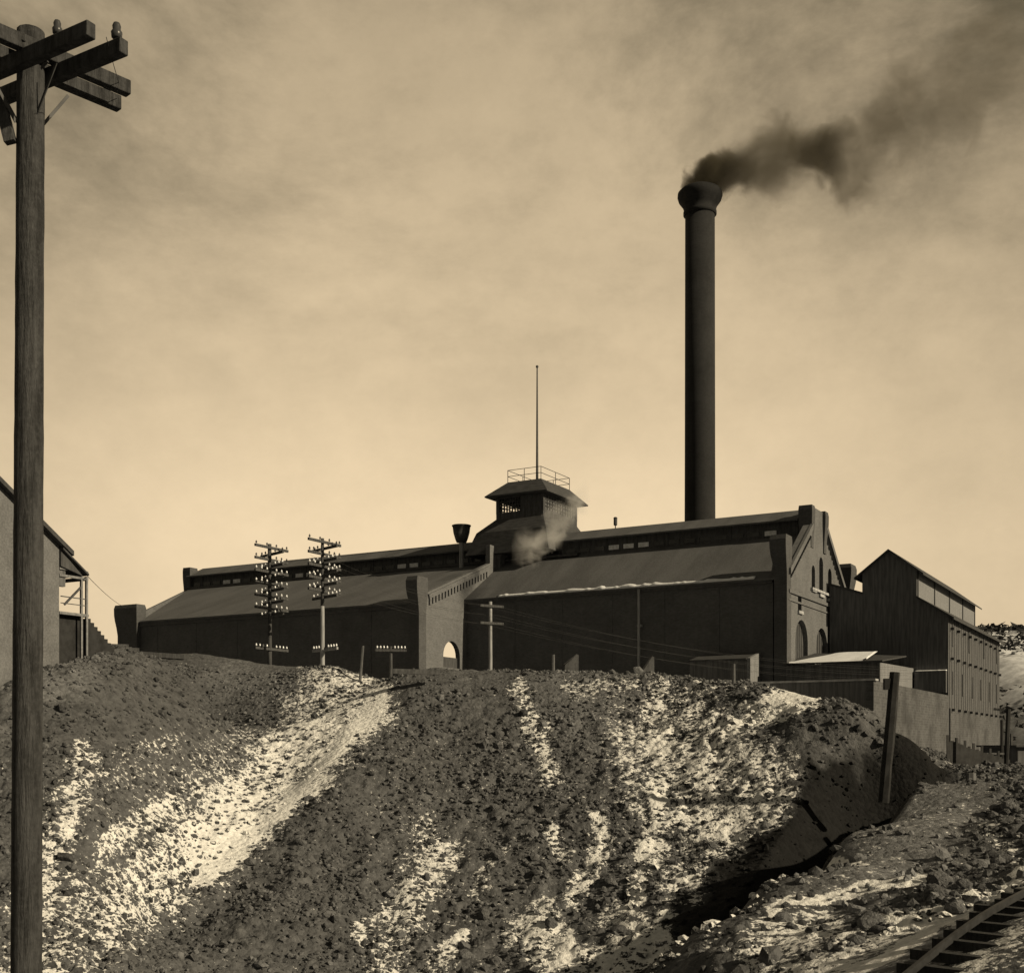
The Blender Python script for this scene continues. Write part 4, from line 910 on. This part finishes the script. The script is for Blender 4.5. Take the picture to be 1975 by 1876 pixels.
for k in range(6):
    dz0 = (k // 2) * .75; sd0 = (-1.2, 1.1)[k % 2]
    pA = P(622, 1075, 77) + Vector((sd0 * .5, sd0 * .8, -dz0)); pB = P(946, 1168, 80) + Vector((sd0 * .5, sd0 * .3, -dz0 * .8)); pC = P(1760, 1290, 84) + Vector((0, sd0, -dz0 * .5))
    for a_, b_, sg in ((pA, pB, .5), (pB, pC, .9)):
        tag(wire(a_, b_, sg, .006, 'wire', 'thin sagging wire strung past the tall poles across the front of the power house', 'metal'), group='wires across the power house front')
# ------------------------------------------------------------------ railway track in the lower right corner
tr = empty('railway_track', P(1835, 1838, 22.0), math.radians(47), label='dark railway track with snow between its ties in the lower right corner', cat='railway track')
def tz(x, y):
    c, s = math.cos(tr.rotation_euler[2]), math.sin(tr.rotation_euler[2]); X = tr.location.x + c * x - s * y; Y = tr.location.y + s * x + c * y
    return float(hz(X, Y)[0]) - tr.location.z
cz_ = [tz(k * .6, -.8) for k in range(-22, 22)]
line = lambda x: np.interp(x, [k * .6 for k in range(-22, 22)], np.convolve(np.pad(cz_, 4, 'edge'), np.ones(9) / 9, 'valid'))
for k in range(-20, 20):
    o = MB().box(-.11, .11, -2.0 + random.uniform(-.15, .1), .4 + random.uniform(-.1, .15), -.09, .09).build('tie', 'tie', tr); o.location = (k * .6, 0, line(k * .6) - .07 + random.uniform(-.02, .02)); o.rotation_euler = (0, 0, random.uniform(-.04, .04))
for y_ in (-.05, -1.48):
    q = MB()
    for k in range(-20, 19): q.beam((k * .6, y_, line(k * .6) + .09), ((k + 1) * .6, y_, line((k + 1) * .6) + .09), .07, .13)
    q.build('rail', 'rail', tr)

# ------------------------------------------------------------------ single boulders that stand out
bverts = []
for v in range(4):
    b = bmesh.new(); bmesh.ops.create_icosphere(b, subdivisions=2, radius=1)
    for vt_ in b.verts:
        n_ = Vector(vt_.co); h_ = math.sin(n_.x * 3 + v * 2) * .12 + math.sin(n_.y * 4.3 + v) * .1 + random.uniform(-.09, .09); vt_.co = n_ * (1 + h_)
    for k in range(5):
        d = Vector((random.uniform(-1, 1), random.uniform(-1, 1), random.uniform(-.3, 1))).normalized()
        for vt_ in b.verts:
            e = vt_.co.dot(d) - .72
            if e > 0: vt_.co -= d * e
    me = bpy.data.meshes.new('boulder'); b.to_mesh(me); b.free(); me.materials.append(M['rocks'])
    for nm, val in (('snow', .10), ('tone', .9 + .15 * v)):
        a = me.attributes.new(nm, 'FLOAT', 'POINT'); a.data.foreach_set('value', np.full(len(me.vertices), val, dtype=np.float32))
    bverts.append(me)
cnt = 0
while cnt < 46:
    if cnt < 22: px, Y = random.uniform(1420, 1960), random.uniform(24, 40)
    else: px, Y = random.uniform(700, 1500), random.uniform(46, 62)
    X = (px - CXP) / F * Y; z = float(hz(X, Y)[0]); sm_ = masks(np.array([X]), np.array([Y]), np.array([z]))[1][0]
    py = HZ - z / Y * F
    if sm_ > .4 or py > 1880: continue
    o = bpy.data.objects.new('boulder', bverts[cnt % 4]); COL.objects.link(o); s = random.uniform(.16, .34)
    o.location = (X, Y, z + s * .2); o.scale = (s * random.uniform(.8, 1.3), s, s * random.uniform(.6, .9)); o.rotation_euler = (random.uniform(-.4, .4), random.uniform(-.4, .4), random.uniform(0, 6.28))
    near_ = cnt < 22
    tag(o, 'dark angular rock on the near bank between ravine and railway track' if near_ else 'dark angular rock on the broad middle slope of the dump', 'rock', 'rocks on the near right bank' if near_ else 'rocks on the middle slope')
    cnt += 1

# ------------------------------------------------------------------ steam before the cupola
stm = smoke('steam', 'pale steam rising in front of the right side of the cupola', [(-1.5, 0, -1.2), (0, 0, .3), (1.6, 0, 2.0), (3.4, 0, 3.6)], [1.7, 2.1, 2.0, 1.4], .5, (.95, .95, .95, 1), (-3.4, 5, -2.6, 2.6, -3, 6), 8.0, .6, thr=-.1, aniso=0, wobk=(1.4, 0))
p_ = P(1062, 1032, 106); stm.location = p_
S.render.film_transparent = False
